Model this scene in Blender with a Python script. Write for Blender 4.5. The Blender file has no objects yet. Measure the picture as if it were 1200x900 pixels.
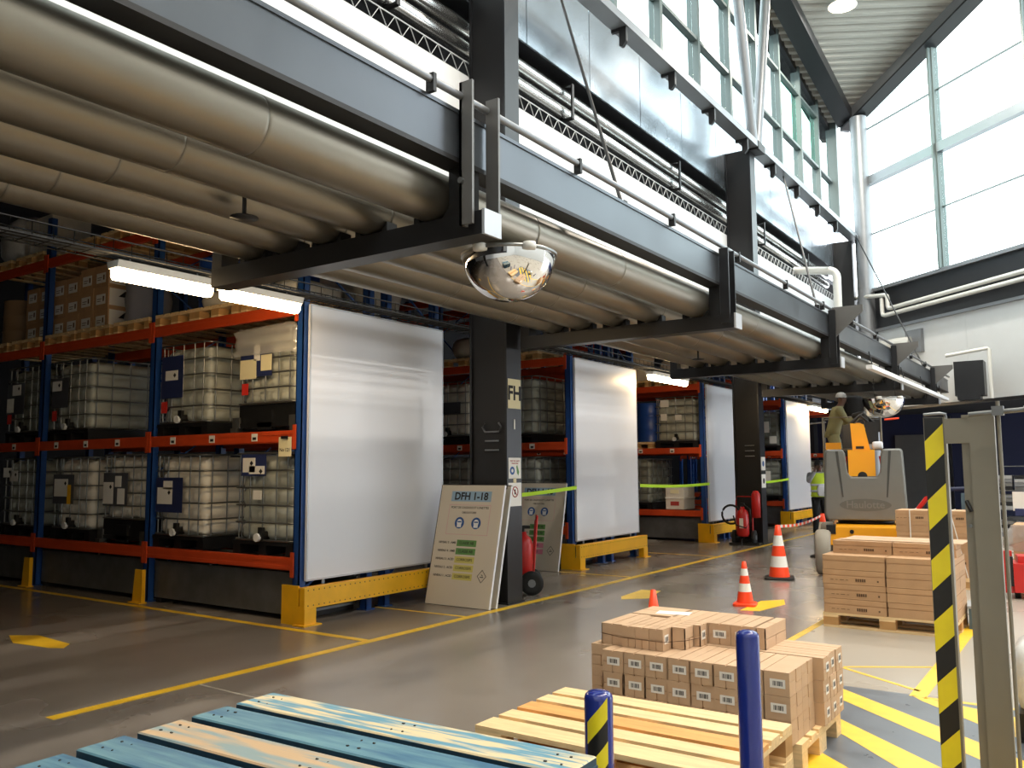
import bpy, math, random
from mathutils import Vector, Matrix
random.seed(7)
SC = bpy.context.scene
COL = SC.collection
PI = math.pi

# ------------------------------------------------------------------ camera
cam = bpy.data.objects.new('camera', bpy.data.cameras.new('camera'))
COL.objects.link(cam)
rx = (0.8230, 0.0614, 0.5647); ry = (0.5680, -0.0775, -0.8194)
xw = Vector(rx).normalized(); yw = Vector(ry); yw = (yw - xw * yw.dot(xw)).normalized(); zw = xw.cross(yw)
cam.matrix_world = Matrix(((xw[0], xw[1], xw[2], 0), (yw[0], yw[1], yw[2], 0), (zw[0], zw[1], zw[2], 1.6), (0, 0, 0, 1)))
cam.data.sensor_width = 36; cam.data.lens = 29.85; cam.data.clip_start = 0.05; cam.data.clip_end = 300
SC.camera = cam

# ------------------------------------------------------------------ sky, exposure
world = bpy.data.worlds.new('sky'); SC.world = world; world.use_nodes = True
bg = world.node_tree.nodes['Background']
bg.inputs[0].default_value = (0.90, 0.955, 1.0, 1); bg.inputs[1].default_value = 5.2
SC.view_settings.view_transform = 'Standard'; SC.view_settings.look = 'None'
SC.view_settings.exposure = 0.12; SC.view_settings.gamma = 1.0; SC.view_settings.use_curve_mapping = False
HALL_LAMP_W = 640; TUBE_EMIT = 38.0

# ------------------------------------------------------------------ materials
def lin(h):
    h = h.lstrip('#'); r = []
    for i in (0, 2, 4):
        c = int(h[i:i + 2], 16) / 255
        r.append(c / 12.92 if c <= .04045 else ((c + .055) / 1.055) ** 2.4)
    return tuple(r) + (1,)
MATS = {}
def M(name, hexc, rough=.5, metal=0., var=0., scale=6., rnd=0., bump=0., bscale=None, stretch=None, hex2=None, coat=0., rvar=0.):
    m = bpy.data.materials.new(name); m.use_nodes = True; MATS[name] = m
    nt = m.node_tree; n = nt.nodes; p = n['Principled BSDF']
    p.inputs['Base Color'].default_value = lin(hexc); p.inputs['Roughness'].default_value = rough; p.inputs['Metallic'].default_value = metal
    if coat: p.inputs['Coat Weight'].default_value = coat
    m.diffuse_color = lin(hexc)
    if var or bump or hex2 or rvar:
        tc = n.new('ShaderNodeTexCoord'); mp = n.new('ShaderNodeMapping')
        if stretch: mp.inputs['Scale'].default_value = stretch
        nt.links.new(tc.outputs['Object'], mp.inputs[0])
        no = n.new('ShaderNodeTexNoise'); no.inputs['Scale'].default_value = scale; no.inputs['Detail'].default_value = 4
        nt.links.new(mp.outputs[0], no.inputs['Vector'])
    src = None
    if hex2:
        mx = n.new('ShaderNodeMix'); mx.data_type = 'RGBA'
        cr = n.new('ShaderNodeMapRange'); cr.inputs[1].default_value = .5 - var; cr.inputs[2].default_value = .5 + var
        nt.links.new(no.outputs['Fac'], cr.inputs[0]); nt.links.new(cr.outputs[0], mx.inputs['Factor'])
        mx.inputs[6].default_value = lin(hexc); mx.inputs[7].default_value = lin(hex2); src = mx.outputs[2]
    elif var:
        hs = n.new('ShaderNodeHueSaturation'); hs.inputs['Color'].default_value = lin(hexc)
        mr = n.new('ShaderNodeMapRange'); mr.inputs[1].default_value = .25; mr.inputs[2].default_value = .75
        mr.inputs[3].default_value = 1 - var; mr.inputs[4].default_value = 1 + var
        nt.links.new(no.outputs['Fac'], mr.inputs[0]); nt.links.new(mr.outputs[0], hs.inputs['Value']); src = hs.outputs[0]
    if rnd:
        oi = n.new('ShaderNodeObjectInfo'); h2 = n.new('ShaderNodeHueSaturation'); r2 = n.new('ShaderNodeMapRange')
        r2.inputs[3].default_value = 1 - rnd; r2.inputs[4].default_value = 1 + rnd
        nt.links.new(oi.outputs['Random'], r2.inputs[0]); nt.links.new(r2.outputs[0], h2.inputs['Value'])
        if src: nt.links.new(src, h2.inputs['Color'])
        else: h2.inputs['Color'].default_value = lin(hexc)
        src = h2.outputs[0]
    if src: nt.links.new(src, p.inputs['Base Color'])
    if rvar:
        rr = n.new('ShaderNodeMapRange'); rr.inputs[1].default_value = .3; rr.inputs[2].default_value = .7
        rr.inputs[3].default_value = max(.02, rough - rvar); rr.inputs[4].default_value = rough + rvar
        nt.links.new(no.outputs['Fac'], rr.inputs[0]); nt.links.new(rr.outputs[0], p.inputs['Roughness'])
    if bump:
        bn = n.new('ShaderNodeTexNoise'); bn.inputs['Scale'].default_value = bscale or scale * 4; bn.inputs['Detail'].default_value = 3
        nt.links.new(mp.outputs[0], bn.inputs['Vector'])
        bu = n.new('ShaderNodeBump'); bu.inputs['Strength'].default_value = bump; bu.inputs['Distance'].default_value = .01
        nt.links.new(bn.outputs['Fac'], bu.inputs['Height']); nt.links.new(bu.outputs[0], p.inputs['Normal'])
    return m
def emit(name, hexc, s):
    m = bpy.data.materials.new(name); m.use_nodes = True; MATS[name] = m
    p = m.node_tree.nodes['Principled BSDF']; p.inputs['Base Color'].default_value = lin(hexc)
    p.inputs['Emission Color'].default_value = lin(hexc); p.inputs['Emission Strength'].default_value = s
    return m
def glass(name, tint, refl=.08):
    m = bpy.data.materials.new(name); m.use_nodes = True; MATS[name] = m
    nt = m.node_tree; n = nt.nodes; n.remove(n['Principled BSDF'])
    t = n.new('ShaderNodeBsdfTransparent'); t.inputs[0].default_value = tint
    g = n.new('ShaderNodeBsdfGlossy'); g.inputs['Roughness'].default_value = .03
    mx = n.new('ShaderNodeMixShader'); mx.inputs[0].default_value = refl
    nt.links.new(t.outputs[0], mx.inputs[1]); nt.links.new(g.outputs[0], mx.inputs[2]); nt.links.new(mx.outputs[0], n['Material Output'].inputs[0])
    return m

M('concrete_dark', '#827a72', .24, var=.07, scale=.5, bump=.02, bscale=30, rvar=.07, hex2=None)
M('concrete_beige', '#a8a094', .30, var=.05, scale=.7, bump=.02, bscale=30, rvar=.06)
M('paint_bluegrey', '#60666e', .32, var=.12, scale=5, rvar=.05)
M('paint_yellow', '#f0c02c', .42, var=.10, scale=9)
M('paint_yellow_worn', '#e3bb4a', .42, var=.12, scale=7)
M('paint_white_worn', '#b9b1a4', .5)
M('wall_white', '#e2e4e6', .55, var=.02, scale=2)
M('wall_grey', '#c9ccce', .6, var=.03, scale=2)
M('wall_dark', '#26272b', .8)
M('wall_navy', '#151d40', .6)
M('steel_dark', '#28292c', .36, .35, var=.08, scale=3)
M('steel_black', '#1b1b1d', .5, .2)
M('steel_grey', '#85888c', .40, .55, var=.06, scale=2)
M('steel_brace', '#6b6a68', .45, .4, var=.05, scale=4)
M('beam_paint', '#5b6066', .36, .7, var=.10, scale=1.2, rvar=.06)
M('sheet_metal', '#a9b2bb', .24, .85, var=.06, scale=.8, rvar=.05)
M('duct_metal', '#898377', .40, .9, var=.08, scale=1.1, rvar=.08)
M('pipe_metal', '#c8c8c6', .22, .95, var=.05, scale=2)
M('pipe_white', '#cfcfca', .4, .2)
M('galv', '#77797a', .42, .7, var=.18, scale=6)
M('roof_sheet', '#aaa79f', .5, .1, var=.05, scale=2)
M('mullion', '#646f6e', .45, .3)
M('rack_blue', '#1d4688', .42, var=.08, scale=5)
M('rack_orange', '#c8481f', .42, var=.10, scale=5)
M('guard_yellow', '#f2b414', .42, var=.08, scale=6)
M('panel_white', '#dfe2ea', .34, var=.02, scale=1.0, rvar=.03)
M('panel_edge', '#b9bcc2', .4, .4)
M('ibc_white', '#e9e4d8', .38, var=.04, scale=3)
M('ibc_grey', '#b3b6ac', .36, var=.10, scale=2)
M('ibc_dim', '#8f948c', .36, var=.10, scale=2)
M('cage', '#8a8c8b', .34, .85)
M('black_plastic', '#17181a', .45)
M('navy_plate', '#27315c', .5)
M('grey_plate', '#4a4d55', .5)
M('paper', '#e9e6df', .7)
M('paper_cream', '#e6dcb4', .7)
M('ink', '#1c1c22', .7)
M('ink_blue', '#1f4f8f', .6)
M('ink_red', '#a83a36', .7)
M('red_plastic', '#d0342c', .4)
M('red_paint', '#c2231f', .32, var=.06, scale=8)
M('lime', '#c4f52a', .5)
M('green_band', '#5c8a4a', .6)
M('yellow_band', '#c9c06a', .6)
M('pink_band', '#cf7d92', .6)
M('blue_band', '#8fadc6', .6)
M('board_cream', '#cfc5b4', .45)
M('board_edge', '#e9e9ea', .35)
M('card', '#c5a585', .75, var=.05, scale=9, rnd=.06, bump=.03, bscale=60)
M('card_dark', '#b8926c', .75, var=.06, scale=9, rnd=.07)
M('card_print', '#5e4630', .8)
M('wood', '#e6c795', .62, var=.16, scale=5, rnd=.08, bump=.06, bscale=30, stretch=(1, 9, 9))
M('wood_orange', '#dfa25f', .62, var=.16, scale=5, rnd=.05, bump=.06, bscale=30, stretch=(1, 9, 9))
M('wood_old', '#b98d58', .7, var=.18, scale=6, rnd=.08)
M('wood_blue', '#35607c', .6, var=.18, scale=4, hex2='#648c95', stretch=(1, 8, 8), rnd=.1, bump=.06, bscale=30)
M('wood_blue_worn', '#cfbd96', .6, var=.06, scale=5, hex2='#5a8ca0', stretch=(.8, 10, 10), bump=.06, bscale=30)
M('wood_grey_worn', '#b79a78', .62, var=.09, scale=4, hex2='#7d8f90', stretch=(.8, 7, 7), bump=.06, bscale=30)
M('wood_blue_shaded', '#1d3b4c', .65, var=.1, scale=6)  # shade on the pallet sides, put into a darker blue than the tops
M('nail', '#3b3530', .5, .5)
M('cone_orange', '#ff4a1c', .42)
M('cone_white', '#eceae4', .35)
M('rubber', '#1a1a1a', .7)
M('rubber_grey', '#8d877b', .7)
M('bollard_blue', '#1b2a7c', .2, coat=.5)
M('hazard_yellow', '#e7d51f', .4, var=.06, scale=10)
M('hazard_black', '#101010', .42)
M('taupe', '#7f7a6d', .45, .15, var=.05, scale=4)
M('lift_yellow', '#f2a516', .35)
M('lift_grey', '#6d706e', .5, var=.05, scale=4)
M('lift_dark', '#3e403f', .5)
M('mirror', '#f4f4f4', .02, 1.)
M('lamp_body', '#d8d8d4', .5)
M('film', '#dcdcda', .25, var=.08, scale=20, bump=.5, bscale=14)
M('bag_white', '#d9d2c6', .7, var=.06, scale=9, bump=.4, bscale=12)
M('drum_blue', '#234a9c', .35, bump=.25, bscale=9)
M('drum_brown', '#8f7354', .6)
M('skin', '#9a6a4c', .55)
M('skin_dark', '#5b4034', .55)
M('hair', '#17120f', .6)
M('hivis', '#d2ee3a', .6)
M('cloth_grey', '#9a9c9e', .8)
M('cloth_dark', '#17181c', .8)
M('cloth_khaki', '#7d7a56', .8)
M('cloth_white', '#d6d9e0', .8)
M('box_teal', '#4b5f6b', .5)
glass('glass_clear', (.93, .98, .97, 1), .10)
glass('glass_green', (.66, .86, .80, 1), .10)
def film(name):
    m = glass(name, (.93, .93, .93, 1), .14); nt = m.node_tree; n = nt.nodes
    mx = [q for q in n if q.type == 'MIX_SHADER'][0]; d = n.new('ShaderNodeBsdfDiffuse'); d.inputs[0].default_value = (.8, .78, .74, 1)
    m2 = n.new('ShaderNodeMixShader'); m2.inputs[0].default_value = .30
    nt.links.new(mx.outputs[0], m2.inputs[1]); nt.links.new(d.outputs[0], m2.inputs[2]); nt.links.new(m2.outputs[0], n['Material Output'].inputs[0])
film('film_clear')
emit('tube_light', '#ffdca8', TUBE_EMIT)
emit('lamp_light', '#ffe9c4', 14.0)

# ------------------------------------------------------------------ mesh helper
class B:
    def __init__(s): s.v = []; s.f = []; s.m = []; s.s = []
    def add(s, vs, fs, mi=0, sm=False):
        o = len(s.v); s.v += [tuple(v) for v in vs]
        for f in fs: s.f.append(tuple(i + o for i in f)); s.m.append(mi); s.s.append(sm)
        return s
    def box(s, x0, x1, y0, y1, z0, z1, mi=0):
        return s.add([(x0, y0, z0), (x1, y0, z0), (x1, y1, z0), (x0, y1, z0), (x0, y0, z1), (x1, y0, z1), (x1, y1, z1), (x0, y1, z1)],
                     [(0, 3, 2, 1), (4, 5, 6, 7), (0, 1, 5, 4), (1, 2, 6, 5), (2, 3, 7, 6), (3, 0, 4, 7)], mi)
    def bx(s, c, d, mi=0): return s.box(c[0] - d[0] / 2, c[0] + d[0] / 2, c[1] - d[1] / 2, c[1] + d[1] / 2, c[2] - d[2] / 2, c[2] + d[2] / 2, mi)
    def tube(s, path, r, n=8, mi=0, caps=True, closed=False):
        P = [Vector(p) for p in path]; rings = []; k = len(P)
        for i, p in enumerate(P):
            a = P[(i - 1) % k] if (closed or i) else p; b = P[(i + 1) % k] if (closed or i < k - 1) else p
            t = (b - a).normalized(); u = Vector((0, 0, 1)) if abs(t.z) < .95 else Vector((1, 0, 0))
            w = t.cross(u).normalized(); u = w.cross(t); rr = r[i] if isinstance(r, (list, tuple)) else r
            rings.append([p + (w * math.cos(2 * PI * j / n) + u * math.sin(2 * PI * j / n)) * rr for j in range(n)])
        fs = [(i * n + j, i * n + (j + 1) % n, ((i + 1) % k) * n + (j + 1) % n, ((i + 1) % k) * n + j) for i in range(k if closed else k - 1) for j in range(n)]
        s.add([v for q in rings for v in q], fs, mi, True)
        if caps and not closed:
            s.add(rings[0], [tuple(range(n))], mi); s.add(rings[-1], [tuple(range(n - 1, -1, -1))], mi)
        return s
    def cyl(s, a, b, r, n=16, mi=0): return s.tube([a, b], r, n, mi)
    def lathe(s, prof, c=(0, 0, 0), n=24, mi=0, axis='z'):
        vs = []
        for (r, z) in prof:
            for j in range(n):
                a = 2 * PI * j / n; p = (r * math.cos(a), r * math.sin(a), z)
                if axis == 'x': p = (p[2], p[0], p[1])
                if axis == 'y': p = (p[0], p[2], p[1])
                vs.append((p[0] + c[0], p[1] + c[1], p[2] + c[2]))
        fs = [(i * n + j, i * n + (j + 1) % n, (i + 1) * n + (j + 1) % n, (i + 1) * n + j) for i in range(len(prof) - 1) for j in range(n)]
        return s.add(vs, fs, mi, True)
    def prism(s, pts, ax, a0, a1, mi=0):
        def q(p, a): return {'x': (a, p[0], p[1]), 'y': (p[0], a, p[1]), 'z': (p[0], p[1], a)}[ax]
        n = len(pts); vs = [q(p, a0) for p in pts] + [q(p, a1) for p in pts]
        return s.add(vs, [tuple(range(n)), tuple(range(2 * n - 1, n - 1, -1))] + [(i, (i + 1) % n, n + (i + 1) % n, n + i) for i in range(n)], mi)
    def build(s, name, mats, parent=None, loc=(0, 0, 0), rotz=0, rot=None, fix=True):
        me = bpy.data.meshes.new(name); me.from_pydata(s.v, [], s.f)
        for m in (mats if isinstance(mats, (list, tuple)) else [mats]): me.materials.append(MATS[m])
        me.polygons.foreach_set('material_index', s.m); me.polygons.foreach_set('use_smooth', s.s)
        if fix:
            import bmesh
            bm = bmesh.new(); bm.from_mesh(me); bmesh.ops.recalc_face_normals(bm, faces=bm.faces); bm.to_mesh(me); bm.free()
        me.update()
        o = bpy.data.objects.new(name, me); COL.objects.link(o); o.location = loc; o.rotation_euler = rot or (0, 0, rotz)
        if parent: o.parent = parent
        return o
def box(name, mat, x0, x1, y0, y1, z0, z1, parent=None): return B().box(x0, x1, y0, y1, z0, z1).build(name, mat, parent)
def tag(o, label, cat, group=None):
    o['label'] = label; o['category'] = cat
    if group: o['group'] = group
    return o
def struct(o): o['kind'] = 'structure'; return o
def stuff(o): o['kind'] = 'stuff'; return o
def thing(name, label, cat, loc=(0, 0, 0), rotz=0, group=None):
    o = bpy.data.objects.new(name, None); COL.objects.link(o); o.location = loc; o.rotation_euler = (0, 0, rotz); o.empty_display_size = .1
    return tag(o, label, cat, group)
def use(me, name, parent, loc=(0, 0, 0), rot=(0, 0, 0), scale=None):
    o = bpy.data.objects.new(name, me); COL.objects.link(o); o.parent = parent; o.location = loc; o.rotation_euler = rot
    if scale: o.scale = scale
    return o
def kids(o): return [c for c in bpy.data.objects if c.parent == o]
class Proto:                       # keeps the tree so that copies need no search
    def __init__(s, root): s.root = root; s.used = False; s.tree = [(c, kids(c)) for c in kids(root)]
    def put(s, loc, rotz=0, label=None, group=None):
        if not s.used: s.used = True; r = s.root; new = [c for c, _ in s.tree]
        else:
            r = s.root.copy(); COL.objects.link(r)
            for c, gs in s.tree:
                d = c.copy(); COL.objects.link(d); d.parent = r
                for g in gs: e = g.copy(); COL.objects.link(e); e.parent = d
        r.location = loc; r.rotation_euler = (0, 0, rotz)
        if label: r['label'] = label
        if group: r['group'] = group
        return r
def text(body, size, mat, parent, loc, rot, name='lettering', align='CENTER', bold=.012):
    c = bpy.data.curves.new(name, 'FONT'); c.body = body; c.size = size; c.align_x = align; c.align_y = 'CENTER'; c.extrude = .0006
    c.resolution_u = 3; c.offset = size * bold
    o = bpy.data.objects.new(name, c); COL.objects.link(o)
    me = bpy.data.meshes.new_from_object(o.evaluated_get(bpy.context.evaluated_depsgraph_get())); me.name = name
    bpy.data.objects.remove(o); bpy.data.curves.remove(c)
    me.materials.clear(); me.materials.append(MATS[mat])
    o = bpy.data.objects.new(name, me); COL.objects.link(o); o.parent = parent; o.location = loc; o.rotation_euler = rot
    return stuff(o) if len(body) > 99 else o
def arc(c, r, a0, a1, n, plane='yz'):
    out = []
    for i in range(n + 1):
        a = a0 + (a1 - a0) * i / n; p, q = r * math.cos(a), r * math.sin(a)
        out.append({'yz': (c[0], c[1] + p, c[2] + q), 'xz': (c[0] + p, c[1], c[2] + q), 'xy': (c[0] + p, c[1] + q, c[2])}[plane])
    return out

# ================================================================== LARGE STRUCTURE
ROOF = lambda x, y: 12.65 + .226 * (x + 5.83) - .158 * (y - 27.4)
CORN = Vector((-5.83, 27.4, 0)); ED = Vector((.771, -.637, 0)); EN = Vector((.637, .771, 0))     # slanted end wall: corner, run, outward
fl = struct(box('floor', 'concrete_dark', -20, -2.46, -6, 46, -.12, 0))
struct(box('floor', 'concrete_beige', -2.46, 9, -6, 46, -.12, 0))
def mark(name, pts, mat, z=.0025): return struct(B().prism(pts, 'z', .0004, z).build(name, mat))
mark('floor_patch', [(-1.85, 6.64), (.6, 6.64), (.6, 3.4), (-1.85, 3.4)], 'paint_bluegrey', .0015)
def line(x0, y0, x1, y1, w, mat='paint_yellow'):
    a = Vector((x0, y0)); b = Vector((x1, y1)); t = (b - a).normalized(); n = Vector((-t.y, t.x)) * w / 2
    mark('floor_line', [tuple(a + n), tuple(b + n), tuple(b - n), tuple(a - n)], mat)
line(-5.72, 2.98, -5.72, 30, .10)
line(-18, 5.93, -5.77, 5.93, .085)
line(-7.05, 7.41, -5.77, 7.45, .045)
line(-7.1, 14.8, -5.77, 14.8, .045); line(-7.1, 11.4, -5.77, 11.4, .045)
line(-5.67, 4.06, -4.6, 4.04, .018, 'paint_white_worn')
line(-2.46, 4.0, -2.46, 12.4, .07, 'paint_yellow_worn')
line(-1.145, 6.6, -1.145, 24, .11)
line(-1.79, 7.25, -1.20, 7.62, .035); line(-1.79, 7.22, -1.16, 6.77, .035); line(-1.1, 6.6, .4, 6.64, .05)
mark('floor_marking', [(-1.19, 6.62), (-.56, 6.42), (.2, 5.95), (.2, 5.5), (-.64, 6.04), (-1.1, 6.5)], 'paint_yellow')
mark('floor_marking', [(-1.85, 6.78 - .05), (-.59, 5.65), (.4, 4.72), (.4, 4.36), (-.56, 5.33), (-1.53, 6.21), (-1.85, 6.47)], 'paint_yellow')
mark('floor_marking', [(-1.85, 6.13), (-.81, 5.16), (.4, 4.0), (.4, 3.66), (-1.0, 5.04), (-1.35, 5.43), (-1.85, 5.9)], 'paint_yellow')
mark('floor_marking', [(-1.85, 5.48), (-1.23, 4.9), (.2, 3.5), (-.2, 3.5), (-1.32, 4.6), (-1.85, 5.1)], 'paint_yellow')
mark('floor_arrow', [(-8.91, 4.21), (-8.66, 4.37), (-7.99, 4.32), (-7.85, 4.19), (-7.98, 4.12), (-8.49, 4.05)], 'paint_yellow')
mark('floor_arrow', [(-5.01, 9.63), (-5.06, 10.3), (-4.8, 10.34), (-4.66, 9.68), (-4.91, 9.44)], 'paint_yellow_worn')
mark('floor_arrow', [(-3.42, 9.43), (-3.44, 10.2), (-3.24, 10.45), (-3.12, 10.1), (-3.22, 9.49)], 'paint_yellow')

# storage side shell
struct(box('wall_far_left', 'wall_dark', -20, -19.8, -6, 46, 0, 7.6))
struct(box('wall_back', 'wall_dark', -19.8, -8.2, 36, 36.2, 0, 7.6))
struct(box('ceiling', 'wall_dark', -20, -7.0, -6, 46, 7.6, 7.75))
struct(box('wall_rear', 'wall_grey', -20, 9, -6.2, -6, 0, 22))
struct(box('wall_right', 'wall_grey', 9, 9.2, -6, 16, 0, 22))

# left clerestory wall: white panel, dark recess, sheet metal, glazing
for i, (a, b) in enumerate(((-6, -.15), (-.145, 8.5), (8.505, 17.7), (17.705, 27.7))):
    struct(box('wall_left', 'wall_white', -6.47, -6.405, a, b, 3.75, 6.62))
struct(box('wall_left', 'wall_dark', -7.0, -6.95, -6, 27.8, 3.9, 9.0))
struct(box('trim_1', 'steel_dark', -6.95, -6.47, -6, 27.7, 6.5, 6.58))
struct(box('trim_2', 'steel_dark', -6.95, -6.47, -6, 27.7, 7.66, 7.74))
sheets = struct(box('wall_left_sheets', 'steel_dark', -6.47, -6.43, -6, 27.7, 7.66, 9.0))
y = -5.0
while y < 27:
    b = min(y + 1.83, 27.6)
    box('sheet_panel', 'sheet_metal', -6.43, -6.40, y + .005, b - .005, 7.655, 9.0, sheets)
    y += 1.84
struct(box('trim_3', 'steel_grey', -5.9, -5.62, -6, 27.1, 8.42, 8.56))
ti = 0
for k in range(6, 14):
    yy = -.2 + 1.84 * k + .55
    t = thing('rail_hook', 'dark hook bracket under the window sill rail, ' + {6: 'leftmost in the long bay', 7: 'second in the long bay', 8: 'third in the long bay', 9: 'just left of the second column', 10: 'just right of the second column', 11: 'second right of the second column', 12: 'third right of the second column', 13: 'nearest the corner column'}[k], 'bracket', (-5.76, yy, 8.42), group='hook brackets under the sill rail')
    B().box(-.14, .12, -.03, .03, -.05, 0).build('plate', 'steel_black', t)
    B().prism([(.0, -.05), (.12, -.05), (.12, -.24), (.05, -.32), (0, -.30)], 'y', -.035, .035).build('hook', 'steel_black', t)

# glazing of the clerestory
wn = 0
ZG0 = 9.0
for k in range(19):
    y0 = -6.4 + 1.9 * k; y1 = y0 + 1.9
    if y0 > 27: break
    y1 = min(y1, 27.8)
    wn += 1
    zt = ROOF(-6.5, y0); ztb = ROOF(-6.5, y1)
    w = bpy.data.objects.new('window_%d' % wn, None); COL.objects.link(w); struct(w)
    B().prism([(y0 - .06, ZG0), (y0 + .06, ZG0), (y0 + .06, zt), (y0 - .06, zt)], 'x', -6.68, -6.44).build('mullion', 'mullion', w)
    zs = [ZG0] + [z for z in (10.6, 12.2, 13.8, 15.4, 17.0) if z < ztb - .3]
    zs.append(None)
    for j in range(len(zs) - 1):
        a = zs[j]; b = zs[j + 1]
        t0, t1 = (b, b) if b else (zt, ztb)
        B().prism([(y0 + .07, a + .04), (y1 - .07, a + .04), (y1 - .07, t1 - .03), (y0 + .07, t0 - .03)], 'x', -6.57, -6.56).build('pane', 'glass_green' if (k * 3 + j * 5) % 7 in (1, 4) and k > 11 and j > 0 else 'glass_clear', w)
        if j: B().box(-6.62, -6.46, y0 + .06, y1 - .06, a - .035, a + .035).build('transom', 'mullion', w)
# slanted end wall in its own frame (x along the wall, y outward)
erot = math.atan2(ED.y, ED.x)
ew = bpy.data.objects.new('wall_end', None); COL.objects.link(ew); ew.location = CORN; ew.rotation_euler = (0, 0, erot); struct(ew)
RS = lambda s: ROOF(CORN.x + ED.x * s, CORN.y + ED.y * s)
SLEN = 18.5
for i in range(9):
    B().box(i * 2.05 - .0 + (.4 if i == 0 else 0), i * 2.05 + 2.045, 0, .12, 3.27, 5.62).build('cladding_panel', 'wall_grey', ew)
B().box(.2, SLEN, -.02, .14, 5.62, 6.86).build('spandrel', 'steel_dark', ew)
B().box(.2, SLEN, -.10, .16, 5.58, 5.66).build('spandrel_flange', 'steel_grey', ew)
B().box(.2, SLEN, -.12, .16, 6.80, 6.9).build('spandrel_flange', 'steel_grey', ew)
B().box(.3, SLEN, -.04, .14, 3.19, 3.27).build('sill', 'steel_dark', ew)
ge = bpy.data.objects.new('window_%d' % (wn + 1), None); COL.objects.link(ge); ge.location = CORN; ge.rotation_euler = (0, 0, erot); struct(ge)
mu = [.42, 3.46, 6.5, 9.54, 12.58, 15.62]
for i, s in enumerate(mu):
    B().box(s - .06, s + .06, -.06, .14, 6.9, RS(s)).build('mullion', 'mullion', ge)
    B().box(s - .03, s + .03, -.16, -.06, 6.9, RS(s) - .3).build('mullion_fin', 'mullion', ge)
    if i + 1 < len(mu):
        for j, z in enumerate((8.6, 10.25, 11.9, 13.5)):
            if z < RS(s + .06) - .2: B().box(s + .06, mu[i + 1] - .06, 0 if z != 10.25 else -.08, .08 if z != 10.25 else .14, z - (.012 if z != 10.25 else .13), z + (.012 if z != 10.25 else .13)).build('transom', 'mullion' if z != 10.25 else 'steel_grey', ge)
        a, b = s + .06, mu[i + 1] - .06
        B().prism([(a, 6.9), (b, 6.9), (b, 10.12), (a, 10.12)], 'y', .04, .05).build('pane', 'glass_clear', ge)
        B().prism([(a, 10.38), (b, 10.38), (b, RS(b) - .2), (a, RS(a) - .2)], 'y', .04, .05).build('pane', 'glass_clear', ge)
B().prism([(-.25, RS(-.25) - .42), (SLEN, RS(SLEN) - .42), (SLEN, RS(SLEN) - .02), (-.25, RS(-.25) - .02)], 'y', -.22, .1).build('gable_beam', 'steel_grey', ew)
B().prism([(-.05, RS(-.05) - .50), (SLEN, RS(SLEN) - .50), (SLEN, RS(SLEN) - .44), (-.05, RS(-.05) - .44)], 'y', -.34, .12).build('gable_flange', 'steel_dark', ew)
# roof: corrugated sheet whose ribs run along the contour of the end wall
def roof_sheet():
    b = B(); u = Vector((.78, .626)); v = Vector((-.626, .78)); n = 150; step = .26
    prof = [(0, 0), (.10, 0), (.14, .10), (.22, .10)]
    vs = []; rows = 0
    for i in range(n):
        for d, h in prof:
            t = -22 + i * step + d
            p0 = u * -34 + v * t; p1 = u * 34 + v * t
            for p in (p0, p1):
                X, Y = p.x - 2, p.y + 16; vs.append((X, Y, ROOF(X, Y) + h))
            rows += 1
    b.add(vs, [(2 * i, 2 * i + 1, 2 * i + 3, 2 * i + 2) for i in range(rows - 1)])
    return b
import bmesh
ro = roof_sheet().build('roof', 'roof_sheet', fix=False); struct(ro)
bm = bmesh.new(); bm.from_mesh(ro.data)
for co, no in (((-6.9, 0, 0), (-1, 0, 0)), ((9.4, 0, 0), (1, 0, 0)), ((0, -6.3, 0), (0, -1, 0)), (tuple(CORN + EN * .1), tuple(EN))):
    bmesh.ops.bisect_plane(bm, geom=bm.verts[:] + bm.edges[:] + bm.faces[:], plane_co=co, plane_no=no, clear_outer=True)
bm.to_mesh(ro.data); bm.free()
# eaves beam along the glazing
B2 = B(); a, b2 = -6, 27.3
B2.add([(x, yy, ROOF(-5.9, yy) + dz) for yy in (a, b2) for x in (-6.2, -5.7) for dz in (-.38, -.04)], [(0, 1, 3, 2), (4, 6, 7, 5), (0, 2, 6, 4), (1, 5, 7, 3), (0, 4, 5, 1), (2, 3, 7, 6)])
struct(B2.build('trim_4', 'steel_dark'))
B3 = B()
B3.add([(x, yy, ROOF(-6.5, yy) + dz) for yy in (-6, 28.2) for x in (-6.92, -6.5) for dz in (-.16, .12)], [(0, 1, 3, 2), (4, 6, 7, 5), (0, 2, 6, 4), (1, 5, 7, 3), (0, 4, 5, 1), (2, 3, 7, 6)])
struct(B3.build('trim_6', 'steel_dark'))
struct(box('trim_7', 'mullion', -6.62, -6.3, 27.45, 27.75, 9.0, 13.0))
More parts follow.
